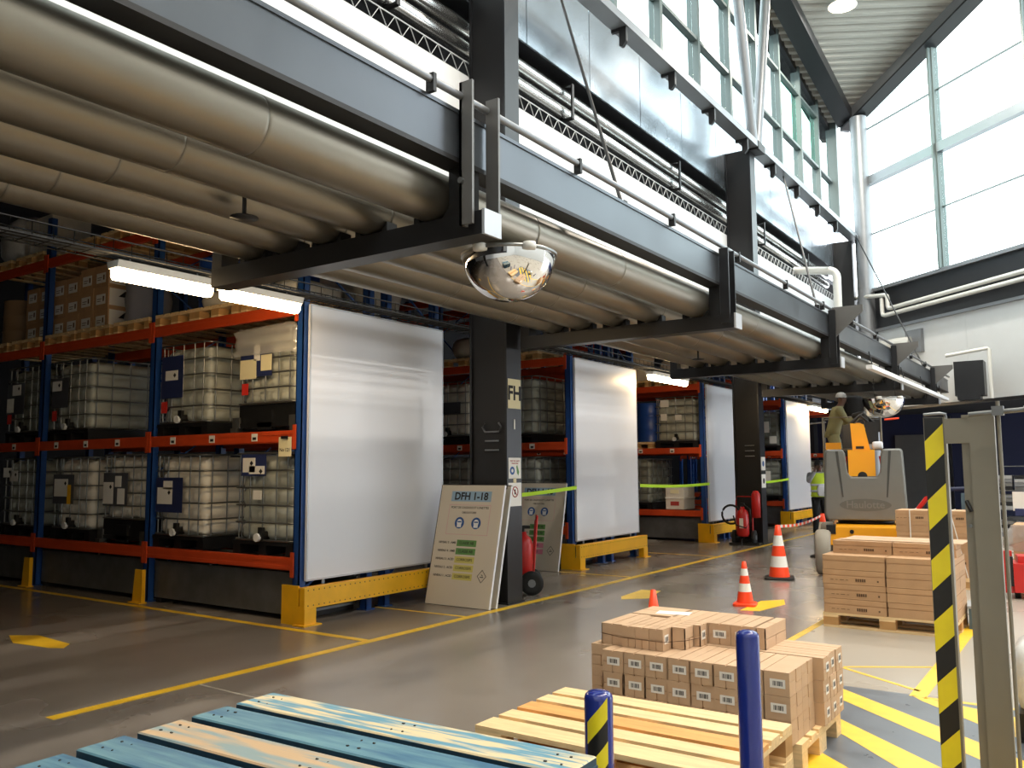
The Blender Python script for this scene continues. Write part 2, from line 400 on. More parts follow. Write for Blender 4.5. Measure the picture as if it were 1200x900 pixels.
# columns (H section) and upper V struts
for i, yc in enumerate((-.15, 8.5, 17.72, 26.9)):
    c = bpy.data.objects.new('column', None); COL.objects.link(c); c.location = (-6.11, yc, 0); struct(c)
    B().box(.25, .28, -.155, .155, 0, 8.45).build('flange', 'steel_dark', c); B().box(-.28, -.25, -.155, .155, 0, 8.45).build('flange', 'steel_dark', c)
    B().box(-.25, .25, -.125, -.10, 0, 8.45).build('web', 'steel_black', c)
    B().box(-.3, .3, -.17, .17, 0, .02).build('base_plate', 'steel_dark', c)
    if i in (1, 2):
        for z in (1.82, 1.93, 2.04): B().tube([(-.04, -.16, z), (.16, -.16, z)], .012, 6).build('rung', 'steel_grey', c)
        if i == 1:
            for sx in (-1, 1): B().tube([(.06 + sx * .10, -.16, 2.04), (.06 + sx * .14, -.16, 2.10), (.06 + sx * .10, -.16, 2.15)], .012, 6).build('rung_bracket', 'steel_grey', c)
    if i in (0, 1, 2):
        for dy in (-1.35, 1.45):
            B().tube([(.35, .12 * (1 if dy > 0 else -1), 8.5), (.35, dy, ROOF(-5.76, yc + dy) - .35)], .11, 14).build('strut', 'steel_grey', c)
        B().box(.15, .5, -.22, .22, 8.38, 8.56).build('strut_shoe', 'steel_black', c)
ct = struct(B().tube([(-5.52, 26.95, 0), (-5.52, 26.95, 12.3)], .25, 20).build('corner_column', 'steel_grey'))
struct(box('trim_5', 'steel_dark', -5.75, -5.2, 26.9, 27.3, 3.3, 6.7))
# space beyond the end wall opening
struct(box('wall_back', 'wall_navy', -8.2, 9, 31, 31.2, 0, 3.4))
bw = struct(B().box(-6, 13, .14, 6.8, 3.3, 3.42).build('ceiling', 'wall_dark', loc=CORN, rotz=erot))
struct(box('wall_back_left', 'wall_dark', -8.3, -8.2, 30.5, 36, 0, 4))
d1 = bpy.data.objects.new('door_1', None); COL.objects.link(d1); d1.location = (-4.9, 30.9, 0); struct(d1)
B().box(-.75, .75, 0, .08, 0, 2.62).build('leaf', 'steel_brace', d1); B().box(.75, .95, -.05, .1, 0, 3.2).build('frame', 'steel_dark', d1); B().box(.3, .42, -.06, 0, 1.0, 1.05).build('door_handle', 'steel_black', d1)
d2 = bpy.data.objects.new('door_2', None); COL.objects.link(d2); d2.location = (-2.95, 30.9, 0); struct(d2)
B().box(-.24, .24, 0, .08, 0, 3.0).build('leaf', 'wall_grey', d2); B().box(.24, .30, -.02, .1, 0, 3.1).build('frame', 'steel_dark', d2)

# ------------------------------------------------------------------ deck: beam, cantilevers, ducts
bo = bpy.data.objects.new('edge_beam', None); COL.objects.link(bo); struct(bo)
JY = [-6, -.1, 4.2, 8.6, 13.0, 17.6, 22.2, 25.0]
for a, b in zip(JY[:-1], JY[1:]):
    B().box(-3.235, -3.20, a + .006, b - .006, 3.535, 3.825).build('web', 'beam_paint', bo)
    B().box(-3.35, -3.19, a + .004, b - .004, 3.505, 3.535).build('flange', 'steel_black', bo)
    B().box(-3.35, -3.19, a + .004, b - .004, 3.825, 3.85).build('flange', 'beam_paint', bo)
pr = thing('handrail_pipe', 'long thin grey pipe rail running along the top of the edge beam', 'pipe', (-3.17, 0, 3.93))
B().tube([(0, -5.5, 0), (0, 25, 0)], .025, 10).build('rail', 'steel_grey', pr)
for k in range(17):
    B().box(-.03, .03, -5 + k * 1.75, -4.97 + k * 1.75, -.08, .035).build('clamp', 'steel_black', pr)
CY = (4.2, 8.6, 13.0, 17.6, 22.2)
cw = ('nearest the camera, ending in a pale square plate', 'at the column with the FH sign', 'between the FH column and the next', 'at the second black column', 'farthest, near the end wall')
for i, yc in enumerate(CY):
    t = thing('cantilever_arm', 'dark steel cantilever arm under the ducts, ' + cw[i], 'bracket', (0, yc, 0), group='cantilever arms carrying the ducts')
    B().box(-5.74, -3.05, -.085, .085, 3.045, 3.195).build('arm', 'steel_dark', t)
    B().box(-3.05, -3.03, -.09, .09, 3.04, 3.2).build('end_plate', 'panel_edge', t)
    if i == 0:
        B().box(-3.18, -3.08, -.15, -.13, 3.1, 4.02).box(-3.18, -3.16, -.15, -.06, 3.1, 4.02).build('hanger', 'steel_brace', t)
        B().box(-3.18, -3.08, .13, .15, 3.1, 4.0).build('hanger', 'steel_brace', t)
        B().tube([(-3.16, -.17, 3.38), (-3.16, -.11, 3.38)], .02, 8).build('bolt', 'galv', t)
    else:
        B().box(-3.19, -3.09, -.10, -.08, 3.1, 3.9).build('hanger', 'steel_dark', t)
        B().box(-3.19, -3.09, .08, .10, 3.1, 3.9).build('hanger', 'steel_dark', t)
    B().box(-3.32, -3.2, -.08, .08, 3.19, 3.51).build('post', 'steel_black', t)
    if i >= 2:
        B().prism([(-3.18, 3.95), (-2.72, 3.95), (-2.72, 3.86), (-3.18, 3.45)], 'y', -.015, .015).build('gusset', 'steel_brace', t)
    B().box(-5.74, -5.62, -.08, .08, 3.19, 3.75).build('post', 'steel_black', t)
    for x in (-3.49, -4.03, -4.47, -4.90, -5.28):
        for q in (-1, 1): B().prism([(x + q * .08, 3.195), (x + q * .15, 3.195), (x + q * .15, 3.27), (x + q * .14, 3.27)], 'y', -.05, .05).build('saddle', 'steel_black', t)
DX = [(-3.49, .165), (-4.03, .165), (-4.47, .165), (-4.90, .165), (-5.28, .165)]
dn = ('outermost and thickest', 'second from the edge beam', 'middle of the five', 'fourth from the edge beam', 'innermost, farthest from the edge beam')
for i, (x, r) in enumerate(DX):
    d = thing('ventilation_duct', 'long round galvanised duct under the walkway, ' + dn[i], 'duct', (x, 0, 3.2 + r), group='row of round galvanised ducts overhead')
    ys = [-5.5, -2.6 - i * .23, .3 - i * .2, 1.15 + i * .22, 2.7 - i * .1, 4.2, 5.2 + .3 * i, 6.6 + .25 * i, 8.6, 10.1 + .3 * i, 13, 14.9 + .2 * i, 17.6, 19.8, 22.2, 24.6]
    for a, b in zip(ys[:-1], ys[1:]):
        B().lathe([(r - .004, a), (r, a + .004), (r, a + .02), (r, b - .02), (r, b - .004), (r - .004, b)], n=32, axis='y').build('duct_section', 'duct_metal', d)
    B().lathe([(0.001, 24.58), (r - .004, 24.6)], n=32, axis='y').build('end_cap', 'duct_metal', d)
for k, (a, b) in enumerate(((-5.5, 2.05), (3.02, 11.6), (12.7, 24.6))):  # unseen sheets added over the ducts to block light, open where slits shine
    struct(box('light_block_sheet', 'galv', -5.6, -3.95, a, b, 3.68, 3.70))
struct(box('light_block_sheet', 'galv', -5.93, -5.6, -5.5, 24.6, 3.68, 3.70))
for i, (x, yy, z) in enumerate(((-4.25, 3.27, 3.2), (-4.69, 11.55, 3.2))):
    t = thing('sprinkler_head', ('small dark round deflector hanging under the near ducts', 'small dark sprinkler hanging under the ducts past the FH column')[i], 'sprinkler', (x, yy, z))
    B().tube([(0, 0, .483), (0, 0, -.05)], .013, 8).build('stem', 'steel_black', t)
    B().lathe([(.001, -.045), (.085, -.05), (.085, -.058), (.001, -.062)], n=16).build('deflector', 'steel_black', t)
# cable tray under the inner edge
ctr = thing('cable_tray', 'dark wire mesh cable tray running along the rack ends under the ducts', 'tray', (-6.62, 0, 3.36))
b = B()
for sx in (-.14, .14):
    for z in (0, .11): b.tube([(sx, -5.5, z), (sx, 27, z)], .007, 4)
k = -5.4
while k < 27:
    b.tube([(-.14, k, .11), (-.14, k, 0), (.14, k, 0), (.14, k, .11)], .005, 4); k += .16
stuff(b.build('mesh', 'steel_black', ctr))
b = B()
for j in range(5): b.tube([(-.10 + .045 * j, -5.4, .02 + .008 * (j % 2)), (-.09 + .045 * j, 27, .02)], .014, 5)
b.build('cables', 'rubber', ctr)
# fluorescent fittings under the tray
for i, (a, ln, w) in enumerate(((3.80, .95, 'left of the near pair by the left rack'), (4.86, .92, 'right of the near pair by the left rack'), (14.0, 1.62, 'above the third aisle end'), (24.3, 1.75, 'far away past the second column'))):
    t = thing('fluorescent_light', 'glowing fluorescent tube light, ' + w, 'light', (-6.62, a, 3.22), group='fluorescent lights under the cable tray')
    B().prism([(-.09, .11), (.09, .11), (.07, .05), (-.07, .05)], 'y', 0, ln).build('housing', 'lamp_body', t)
    B().prism([(-.065, .049), (.065, .049), (.055, -.02), (.03, -.045), (-.03, -.045), (-.055, -.02)], 'y', .02, ln - .02).build('diffuser', 'tube_light', t)
    for yy in (.15, ln - .15): B().tube([(0, yy, .11), (0, yy, .15)], .008, 6).build('hanger', 'steel_grey', t)
# white trunking strip under the beam end
wt = thing('light_trunking', 'long white trunking strip hanging below the far end of the beam', 'trunking', (-3.0, 14.6, 3.2))
B().box(-.05, .05, 0, 8.5, -.03, .04).build('trunking', 'wall_white', wt)
for yy in (.6, 3.4, 5.6, 8.2): B().tube([(-.06, yy, .03), (-.12, yy, .33)], .01, 6).build('hanger', 'steel_dark', wt)
# dome mirrors
def mirror(x, y, z, r, label, rz=0):
    t = thing('dome_mirror', label, 'mirror', (x, y, z), rz)
    prof = [(.001, -r * .98)] + [(r * math.sin(a), -r * .98 * math.cos(a)) for a in [PI / 2 * k / 14 for k in range(1, 15)]]
    B().lathe(prof, n=48).build('dome', 'mirror', t)
    B().lathe([(r * .99, -.012), (r * 1.03, -.012), (r * 1.03, .012), (r * .99, .012)], n=48).build('rim', 'cage', t)
    B().lathe([(r * .999, .01), (.001, .012)], n=48).build('back', 'taupe', t)
    for a in (2.55, -.55, 4.7):
        B().lathe([(.001, -.03), (.045, -.03), (.05, -.01), (.045, .02), (.001, .02)], (r * 1.03 * math.cos(a), r * 1.03 * math.sin(a), 0), n=12).build('clip', 'lamp_body', t)
    for a in (.6, 2.6): B().tube([(r * .6 * math.cos(a), r * .6 * math.sin(a), .01), (r * .6 * math.cos(a), r * .6 * math.sin(a), .13 if z > 3.1 else .45)], .004, 5).build('hanger', 'steel_black', t)
    return t
mirror(-3.5, 5.05, 3.155, .345, 'large chrome half dome mirror hanging under the outer duct')
mirror(-3.22, 16.75, 2.83, .36, 'small distant dome mirror under the dark end of the walkway')
# high level pipes in the recess
for i, z in enumerate((7.41, 7.12)):
    t = thing('insulated_pipe', ('upper', 'lower')[i] + ' shiny metal clad pipe in the recess above the white panel', 'pipe', (-6.60, 0, z), group='twin metal clad pipes in the high recess')
    ys = [-5, -2, 1, 4, 7.1, 9.2, 12.3, 15.2, 18.3, 21.2, 24.2, 26.6]
    for a, b2 in zip(ys[:-1], ys[1:]): B().lathe([(.10, a), (.104, a + .006), (.104, a + .04), (.104, b2 - .04), (.104, b2 - .006), (.10, b2)], n=20, axis='y').build('pipe_section', 'pipe_metal', t)
for i, yy in enumerate((7.0, 11.0, 15.1, 20.2, 24.0)):
    t = thing('pipe_clamp', 'square black clamp around the twin high pipes, ' + ('left of the tall black column', 'first right of the tall black column', 'just left of the second column', 'first right of the second column', 'behind the vertical elbow pipe')[i], 'bracket', (-6.42, yy, 7.26), group='square clamps on the twin pipes')
    B().box(0, .03, -.03, .03, -.285, .28).box(-.3, 0, -.03, .03, .26, .28).box(-.3, 0, -.03, .03, -.285, -.25).build('frame', 'steel_black', t)
for i, (a, b2) in enumerate(((-5.5, 8.49), (8.51, 17.69), (17.71, 27.3))):
    t = thing('lattice_rail', 'small zigzag lattice girder on top of the white panel, ' + ('left of the tall black column', 'between the two black columns', 'right of the second column')[i], 'girder', (-6.43, 0, 6.63), group='zigzag lattice girders on the white panel')
    b = B()
    b.tube([(0, a, .008), (0, b2, .008)], .009, 5); b.tube([(0, a, .2), (0, b2, .2)], .009, 5)
    b.build('chord', 'wall_grey', t); b = B(); k = a; pts = []; up = 0
    while k < b2: pts.append((0, k, .008 if up else .2)); up ^= 1; k += .13
    b.tube(pts, .008, 4).build('lacing', 'wall_grey', t)
# elbow pipe, stay rods, end wall pipes
t = thing('elbow_pipe', 'thick white insulated pipe bending down from the high recess near the corner', 'pipe')
B().tube([(-6.5, 22.9, 6.86), (-5.62, 22.9, 6.74)] + arc((-5.62, 22.9, 6.52), .22, PI / 2, 0, 8, 'xz') + [(-5.40, 22.9, 3.75)], .105, 16).build('pipe', 'pipe_white', t)
for i, (a, b2) in enumerate((((-3.3, 6.52, 3.85), (-5.75, 9.35, 8.42)), ((-3.3, 12.75, 3.9), (-5.75, 16.6 + 3.1, 8.42)), ((-3.3, 22.0, 3.9), (-5.6, 26.3, 8.45)))):
    t = thing('stay_rod', 'thin dark diagonal stay rod above the edge beam, ' + ('nearest', 'by the second column', 'by the corner column')[i], 'rod', group='diagonal stay rods')
    B().tube([a, b2], .018, 8).build('rod', 'steel_black', t)
    B().bx(a, (.06, .06, .14)).build('clevis', 'steel_black', t)
t = thing('wall_pipe', 'upper of two white pipes running along the dark beam of the end wall', 'pipe', CORN, erot)
B().tube([(-.25, -.3, 6.74), (.6, -.3, 6.66), (1.5, -.3, 6.54), (1.58, -.3, 6.50), (1.6, -.3, 6.42), (1.6, -.3, 6.2), (1.63, -.3, 6.14), (1.7, -.3, 6.12), (6.4, -.3, 6.18)], .06, 10).build('pipe', 'pipe_white', t)
for s in (3.4, 5.2): B().box(s, s + .05, -.3, -.02, 6.02, 6.1).build('bracket', 'steel_dark', t)
t = thing('wall_pipe', 'lower of two white pipes running along the dark beam of the end wall', 'pipe', CORN, erot)
B().tube([(1.36, -.30, 6.47), (1.36, -.30, 6.05), (1.38, -.3, 5.98), (1.46, -.30, 5.95), (6.4, -.30, 6.0)], .06, 10).build('pipe', 'pipe_white', t)
t = thing('bent_pipe', 'grey bent pipe coming out of the white cladding and turning down', 'pipe', CORN, erot)
B().tube([(2.3, -.20, 5.06), (2.0, -.33, 5.06), (1.25, -.35, 5.06), (1.05, -.35, 5.0), (.95, -.35, 4.85), (.93, -.35, 4.6), (.93, -.35, 4.2)], .15, 14).build('pipe', 'pipe_white', t)
B().box(2.0, 2.6, -.10, -.003, 4.75, 5.4).build('flashing', 'steel_grey', t)
t = thing('tank_unit', 'dark boxy unit with white pipe frame at the end of the walkway', 'unit', (-2.5, 23.7, 3.3))
B().box(-.35, .3, -.3, .3, 0, .85).build('body', 'steel_dark', t)
B().tube([(-.5, -.4, 1.0), (.42, -.4, 1.12), (.45, -.4, 1.08), (.45, -.4, -.1)], .045, 8).build('pipe', 'pipe_white', t)
B().box(-.3, .2, -.3, .2, -.1, 0).build('feet', 'steel_dark', t)
# hall lamps
def hall_lamp(x, y, label):
    z = ROOF(x, y) - .36
    t = thing('pendant_lamp', label, 'lamp', (x, y, z), group='round pendant lamps under the roof')
    B().lathe([(.05, .28), (.12, .25), (.2, .1), (.36, .02), (.37, 0), (.34, 0)], n=24).build('shade', 'lamp_body', t)
    B().lathe([(.001, -.04), (.2, -.03), (.34, .005)], n=24).build('lens', 'lamp_light', t)
    B().tube([(0, 0, .28), (0, 0, .37)], .015, 6).build('rod', 'steel_grey', t)
    l = bpy.data.lights.new('lamp_light', 'AREA'); l.shape = 'DISK'; l.size = .5; l.energy = HALL_LAMP_W; l.color = (1, .92, .80)
    lo = bpy.data.objects.new('lamp_glow', l); COL.objects.link(lo); lo.parent = t; lo.location = (0, 0, -.06)
hall_lamp(-4.75, 22.0, 'round glowing pendant lamp under the corrugated roof')
for k, (x, y) in enumerate(((0.5, 15.5), (1.5, 10.5), (2.2, 5.0), (5.5, 9), (5.5, 2), (0, 0))):  # six more lamps out of view, added to brighten the hall
    hall_lamp(x, y, 'added unseen lamp lighting the hall floor, ' + ('behind the roof edge', 'over the cartons', 'over the hatched floor', 'far right', 'near right', 'above the camera')[k])

# ================================================================== RACKS
LV = (.67, 2.02, 3.40, 4.68)
PITCH = 2.72
def rack(y0, nb, which, lv=(0, 1, 2, 3), top=5.3):
    t = thing('pallet_rack', 'tall blue and orange pallet rack, ' + which, 'rack', (0, y0, 0), group='rows of pallet racks along the aisle')
    for k in range(nb + 1):
        x = -7.04 - PITCH * k
        for j, yy in enumerate((0, 1.0, 1.3, 2.2)):
            u = B().box(x - .05, x + .05, yy, yy + .012, 0, top).box(x - .05, x - .038, yy, yy + .09, 0, top).box(x + .038, x + .05, yy, yy + .09, 0, top).box(x - .08, x + .08, yy - .02, yy + .11, 0, .012)
            u.build('upright', 'rack_blue', t)
        for (a, b) in ((.05, 1.04), (1.35, 2.24)):
            if k == 0 or k == 1:
                pts = []; z = .3; s = 0
                while z < top: pts.append((x, b if s else a, z)); s ^= 1; z += .62
                B().tube(pts, .018, 5).build('brace', 'rack_blue', t)
    for k in range(nb):
        xa = -7.04 - PITCH * (k + 1) + .05; xb = -7.04 - PITCH * k - .05
        for l in lv:
            z = LV[l]
            for j, yy in enumerate((-.02, 1.05, 1.28, 2.25)):
                if j and not (k < 2): continue
                bb = B().box(xa, xb, yy, yy + .045, z - .13, z)
                if j == 0:
                    bb.box(xa, xb, yy - .006, yy, z - .045, z - .012).box(xa, xb, yy - .006, yy, z - .118, z - .085)
                    bb.box(xa - .045, xa + .004, yy - .012, yy, z - .2, z + .06).box(xb - .004, xb + .045, yy - .012, yy, z - .2, z + .06)
                bb.build('beam', 'rack_orange', t)
            if l == 1:
                for f in (.18, .47, .76): B().box(xa + (xb - xa) * f - .05, xa + (xb - xa) * f + .05, -.031, -.0265, z - .105, z - .02).box(xa + (xb - xa) * f - .03, xa + (xb - xa) * f + .03, -.032, -.031, z - .09, z - .06, 1).build('shelf_label', ['paper', 'ink'], t)
            for yy in (.3, .8) if l in (0, 1) else ():
                B().box(xa, xb, yy, yy + .04, z - .06, z - .012).build('support_bar', 'galv', t)
        # galvanised catch pan under the lowest beam
        B().box(xa + .06, xb - .06, .06, .09, .09, .5).box(xa + .06, xb - .06, .06, 1.0, .06, .09).box(xa + .06, xb - .06, .97, 1.0, .09, .5).build('catch_pan', 'galv', t)
        for xx in (xa + .1, xb - .2): B().box(xx, xx + .1, .06, 1.0, 0, .06).build('pan_foot', 'steel_black', t)
    return t
RACKY = (6.18, 11.8, 17.4, 23.1, 28.8)
rack(RACKY[0], 3, 'nearest one on the left, with cartons high up')
rack(RACKY[1], 2, 'just behind the FH column')
rack(RACKY[2], 2, 'with the blue drum, between second and third white panels')
rack(RACKY[3], 1, 'between the second column and the fourth white panel')
rack(RACKY[4], 2, 'farthest, behind the hi-vis worker')
# white panels closing the rack ends, yellow end barriers, upright guards
for i, (a, b2, w) in enumerate(((6.24, 8.5, 'the nearest and largest'), (11.87, 14.1, 'second from the camera'), (17.5, 19.75, 'third, left of the second column'), (23.2, 25.4, 'fourth and smallest'))):
    t = thing('rack_end_panel', 'tall white board closing the end of a pallet rack, ' + w, 'panel', (-6.96, 0, 0), group='white boards on the rack ends')
    B().box(-.015, .015, a, b2, .43, 3.39).build('board', 'panel_white', t)
    for yy in (a, b2 - .018): B().box(.015, .019, yy, yy + .018, .43, 3.39).build('edge_strip', 'panel_edge', t)
    B().box(.015, .019, a + .018, b2 - .018, 3.372, 3.39).build('edge_strip', 'panel_edge', t)
    B().box(.015, .019, a + .018, b2 - .018, .43, .448).build('edge_strip', 'panel_edge', t)
    for yy in (a + .25, b2 - .3): B().box(-.03, -.016, yy, yy + .04, .3, 3.3).build('batten', 'steel_grey', t)
    g = thing('rack_barrier', 'yellow steel barrier under a white board, ' + w, 'barrier', (-6.86, 0, 0), group='yellow barriers at the rack ends')
    ya, yb = a - .14, b2 + .05
    B().box(-.02, .05, ya, yb, .17, .385).box(-.04, -.02, ya, yb, .365, .385).box(-.04, -.02, ya, yb, .17, .19).build('rail', 'guard_yellow', g)
    for yy in (ya, yb - .16):
        (B().box(-.045, .055, yy, yy + .16, 0, .17).box(-.30, -.045, yy, yy + .02, 0, .40) if yy == ya else B().box(-.045, .055, yy, yy + .16, 0, .17)).build('leg', 'guard_yellow', g)
        B().box(-.08, .10, yy - .04, yy + .2, 0, .012).build('foot_plate', 'guard_yellow', g)
    hb = B(); yy = ya + .05
    while yy < yb:
        for z in (.2, .355): hb.tube([(.05, yy, z), (.0515, yy, z)], .008, 5)
        yy += .075
    stuff(hb.build('bolt_hole', 'steel_black', g))
for k, w in ((1, 'nearer one, by the bay of white totes'), (2, 'farther one at the left edge')):
    x = -7.04 - PITCH * k
    t = thing('upright_guard', 'yellow steel corner guard at a rack foot, ' + w, 'guard', (x, 6.1, 0), group='yellow upright guards')
    B().prism([(-.09, .01), (.1, .01), (.1, .40), (-.04, .40)], 'y', -.03, -.015).build('plate', 'guard_yellow', t)
    B().prism([(-.03, .01), (.02, .01), (.02, .40), (-.03, .40)], 'x', .09, .105).build('side_plate', 'guard_yellow', t)
    B().box(-.11, .13, -.07, .03, 0, .012).build('foot_plate', 'guard_yellow', t)
# lime straps across the aisles
for i, (a, b2, z0, z1) in enumerate(((8.55, 11.86, 1.20, 1.285), (14.15, 17.5, 1.27, 1.24), (19.8, 23.15, 1.22, 1.26))):
    t = thing('barrier_strap', 'lime green barrier strap stretched across a rack aisle, ' + ('nearest, past the FH column', 'second, before the third white board', 'third, beside the second column')[i], 'strap', (-6.93, 0, 0), group='lime straps across the aisles')
    n = 10; pts = [(a + (b2 - a) * j / n, z0 + (z1 - z0) * j / n - .03 * math.sin(PI * j / n)) for j in range(n + 1)]
    B().prism([(p, q - .028) for p, q in pts] + [(p, q + .028) for p, q in reversed(pts)], 'x', -.002, .002).build('strap', 'lime', t)
    B().box(-.05, .0, a - .05, a, z0 - .06, z0 + .06).build('strap_reel', 'steel_black', t)

# ------------------------------------------------------------------ liquid totes
def bottle_mesh(z0, z1, hx=.465, hy=.565, r=.10):
    N = 15; b = B(); ring = []
    def side(p, q, nrm):
        for i in range(N): f = i / N; ring.append((p[0] + (q[0] - p[0]) * f, p[1] + (q[1] - p[1]) * f, nrm, f))
    base = []
    cs = [(hx - r, -hy + r, -PI / 2), (hx - r, hy - r, 0), (-hx + r, hy - r, PI / 2), (-hx + r, -hy + r, PI)]
    for i, (cx, cy, a0) in enumerate(cs):
        for k in range(5):
            a = a0 + PI / 2 * k / 4; base.append((cx + r * math.cos(a), cy + r * math.sin(a), math.cos(a), math.sin(a), 0))
        nx, ny, na = cs[(i + 1) % 4]; a = a0 + PI / 2
        p = (cx + r * math.cos(a), cy + r * math.sin(a)); q = (nx + r * math.cos(na), ny + r * math.sin(na))
        for k in range(1, N):
            f = k / N; base.append((p[0] + (q[0] - p[0]) * f, p[1] + (q[1] - p[1]) * f, math.cos(a), math.sin(a), abs(math.sin(PI * f * 4))))
    rows = []; NZ = 25; vs = []
    for j in range(NZ + 1):
        f = j / NZ; z = z0 + (z1 - z0) * f
        sh = 0.0
        if f > .88: sh = .16 * ((f - .88) / .12) ** 2.2
        if f < .04: sh = .03 * (1 - f / .04)
        gz = abs(math.sin(PI * f * 5)) ** .75
        for (x, y, nx, ny, g) in base:
            d = .062 * min(gz, (g ** .7 if g else .55)) - .060 - sh * .55
            vs.append((x + nx * d, y + ny * d, z))
    n = len(base)
    fs = [(j * n + i, j * n + (i + 1) % n, (j + 1) * n + (i + 1) % n, (j + 1) * n + i) for j in range(NZ) for i in range(n)]
    b.add(vs, fs, 0, True); b.add(vs[-n:], [tuple(range(n))], 0, True)
    b.lathe([(.11, z1 - .02), (.11, z1 + .025), (.001, z1 + .03)], n=16)
    return b
def rrect(hx, hy, r, z):
    out = []
    for cx, cy, a0 in ((hx - r, -hy + r, -PI / 2), (hx - r, hy - r, 0), (-hx + r, hy - r, PI / 2), (-hx + r, -hy + r, PI)):
        for k in range(4): a = a0 + PI / 2 * k / 3; out.append((cx + r * math.cos(a), cy + r * math.sin(a), z))
    return out
def make_ibc(mat, foot=False, H=1.12):
    """front face looks to -y, origin at the middle of the base"""
    t = thing('liquid_tote', '', 'tote', group='caged liquid totes on the pallet racks')
    zb = .30 if foot else .14
    bottle_mesh(zb + .015, H - .035).build('bottle', mat, t)
    zr = [zb + .02 + (H - zb - .03) * k / 5 for k in range(6)]
    for z in zr: B().tube(rrect(.5, .6, .09, z), .0105, 5, closed=True).build('cage_ring', 'cage', t)
    cb = B()
    for f in (-.40, -.22, 0, .22, .40):
        for s in (-1, 1): cb.tube([(f, s * .592, zr[0]), (f, s * .592, H - .01)], .009, 5); cb.tube([(s * .492, f * 1.2, zr[0]), (s * .492, f * 1.2, H - .01)], .009, 5)
    cb.build('cage_bars', 'cage', t)
    if foot:
        B().box(-.47, .47, -.57, .57, .10, .31).box(-.5, .5, -.6, .6, .05, .10).build('base_shell', 'black_plastic', t)
        for sx in (-1, 1):
            for sy in (-1, 1): B().box(sx * .5 - .05, sx * .5 + .05, sy * .58 - .05, sy * .58 + .05, 0, .05).box(sx * .48 - .06, sx * .48 + .06, sy * .6 - .012, sy * .6 + .012, .05, .17).build('corner_foot', 'cage', t)
        B().box(-.12, .12, -.60, -.57, .02, .24).build('valve_box', 'black_plastic', t)
    else:
        p = B().box(-.5, .5, -.6, .6, .105, .145)
        for x in (-.44, 0, .44): p.box(x - .06, x + .06, -.59, .59, 0, .105)
        p.build('pallet_base', 'black_plastic', t)
        v = B().tube([(0, -.52, .21), (0, -.63, .20)], .05, 10).box(-.02, .05, -.64, -.60, .2, .30); v.build('valve', 'black_plastic', t)
        B().tube([(-.02, -.63, .19), (-.02, -.665, .19)], .045, 12).build('valve_cap', 'wall_white', t)
    return Proto(t)
IBC = {'white': make_ibc('ibc_white'), 'grey': make_ibc('ibc_grey'), 'dim': make_ibc('ibc_dim'), 'wfoot': make_ibc('ibc_white', True, 1.14), 'gfoot': make_ibc('ibc_grey', True, 1.16)}
def plates(o, items):
    for (m, x0, x1, z0, z1) in items:
        lay = {'navy_plate': .607, 'grey_plate': .607}.get(m, .613)
        B().box(x0, x1, -lay - .004, -lay, z0, z1).build({'navy_plate': 'label_plate', 'grey_plate': 'label_plate', 'red_plastic': 'red_tag'}.get(m, 'paper_label'), m, o)
def ink(o, x, z, r=.03):
    B().tube([(x, -.616, z), (x, -.618, z)], r, 4).build('hazard_mark', 'ink', o)
def ibc(kind, x, ri, lvl, label, pl=(), row=0):
    y = RACKY[ri] + (.62 if not row else 1.94)
    o = IBC[kind].put((x, y, LV[lvl] + .003), 0, label)
    plates(o, pl)
    for (m, x0, x1, z0, z1) in pl:
        if m == 'paper' and x1 - x0 > .2: ink(o, x1 - .06, z1 - .06, .03)
    return o
NV = ('navy_plate', -.42, .02, .46, .98)
ibc('grey', -7.62, 0, 0, 'grey caged liquid tote, bottom shelf, nearest the big white board', [('navy_plate', -.36, .06, .86, 1.10), ('paper', -.33, -.12, .90, 1.06), ('paper', -.22, .04, .88, .97), ('paper', -.14, .0, .60, .70)])
ibc('white', -9.17, 0, 0, 'bright white caged tote with square navy plate, bottom shelf, between guards', [('navy_plate', -.44, .1, .42, .84), ('paper', -.40, -.1, .52, .72), ('paper', -.28, -.1, .70, .8)])
ibc('wfoot', -10.35, 0, 0, 'white tote on a black shell base, bottom shelf, behind the nearer guard', [('grey_plate', -.44, .12, .48, .90), ('paper', -.43, -.2, .50, .78), ('paper', -.1, .06, .50, .70), ('paper', -.16, -.02, .72, .86)])
ibc('white', -11.62, 0, 0, 'white caged tote with grey plate and yellow sticker, bottom shelf', [('grey_plate', -.44, .1, .48, .88), ('paper', -.4, -.05, .58, .82), ('guard_yellow', -.06, .03, .48, .74)])
ibc('grey', -13.05, 0, 0, 'dim grey caged tote at the left picture edge, bottom shelf', [('paper', -.45, -.2, .84, .98), ('paper', -.25, -.02, .78, .94)])
ibc('gfoot', -7.62, 0, 1, 'tote wrapped in clear film on black base, middle shelf, beside white board', [('navy_plate', -.42, .12, .62, .96), ('paper_cream', -.42, -.14, .60, .82), ('paper_cream', -.06, .12, .68, .86), ('paper', -.18, -.08, .80, .98), ('red_plastic', -.38, -.27, .42, .55)])
ibc('grey', -9.15, 0, 1, 'grey caged tote with large navy plate, middle shelf, second from white board', [NV, ('paper', -.33, -.08, .68, .80), ('red_plastic', -.40, -.28, .28, .42)])
ibc('grey', -11.75, 0, 1, 'grey caged tote with dark plate, middle shelf, under the stacked cartons', [('grey_plate', -.46, -.02, .46, .88), ('paper', -.44, -.2, .70, .84), ('red_plastic', -.42, -.3, .28, .42)])
ibc('dim', -13.05, 0, 1, 'dim grey caged tote at the left picture edge, middle shelf', [('grey_plate', -.46, .05, .42, .88), ('paper', -.30, -.05, .70, .86), ('paper', -.45, -.25, .45, .66), ('red_plastic', -.42, -.3, .28, .42)])
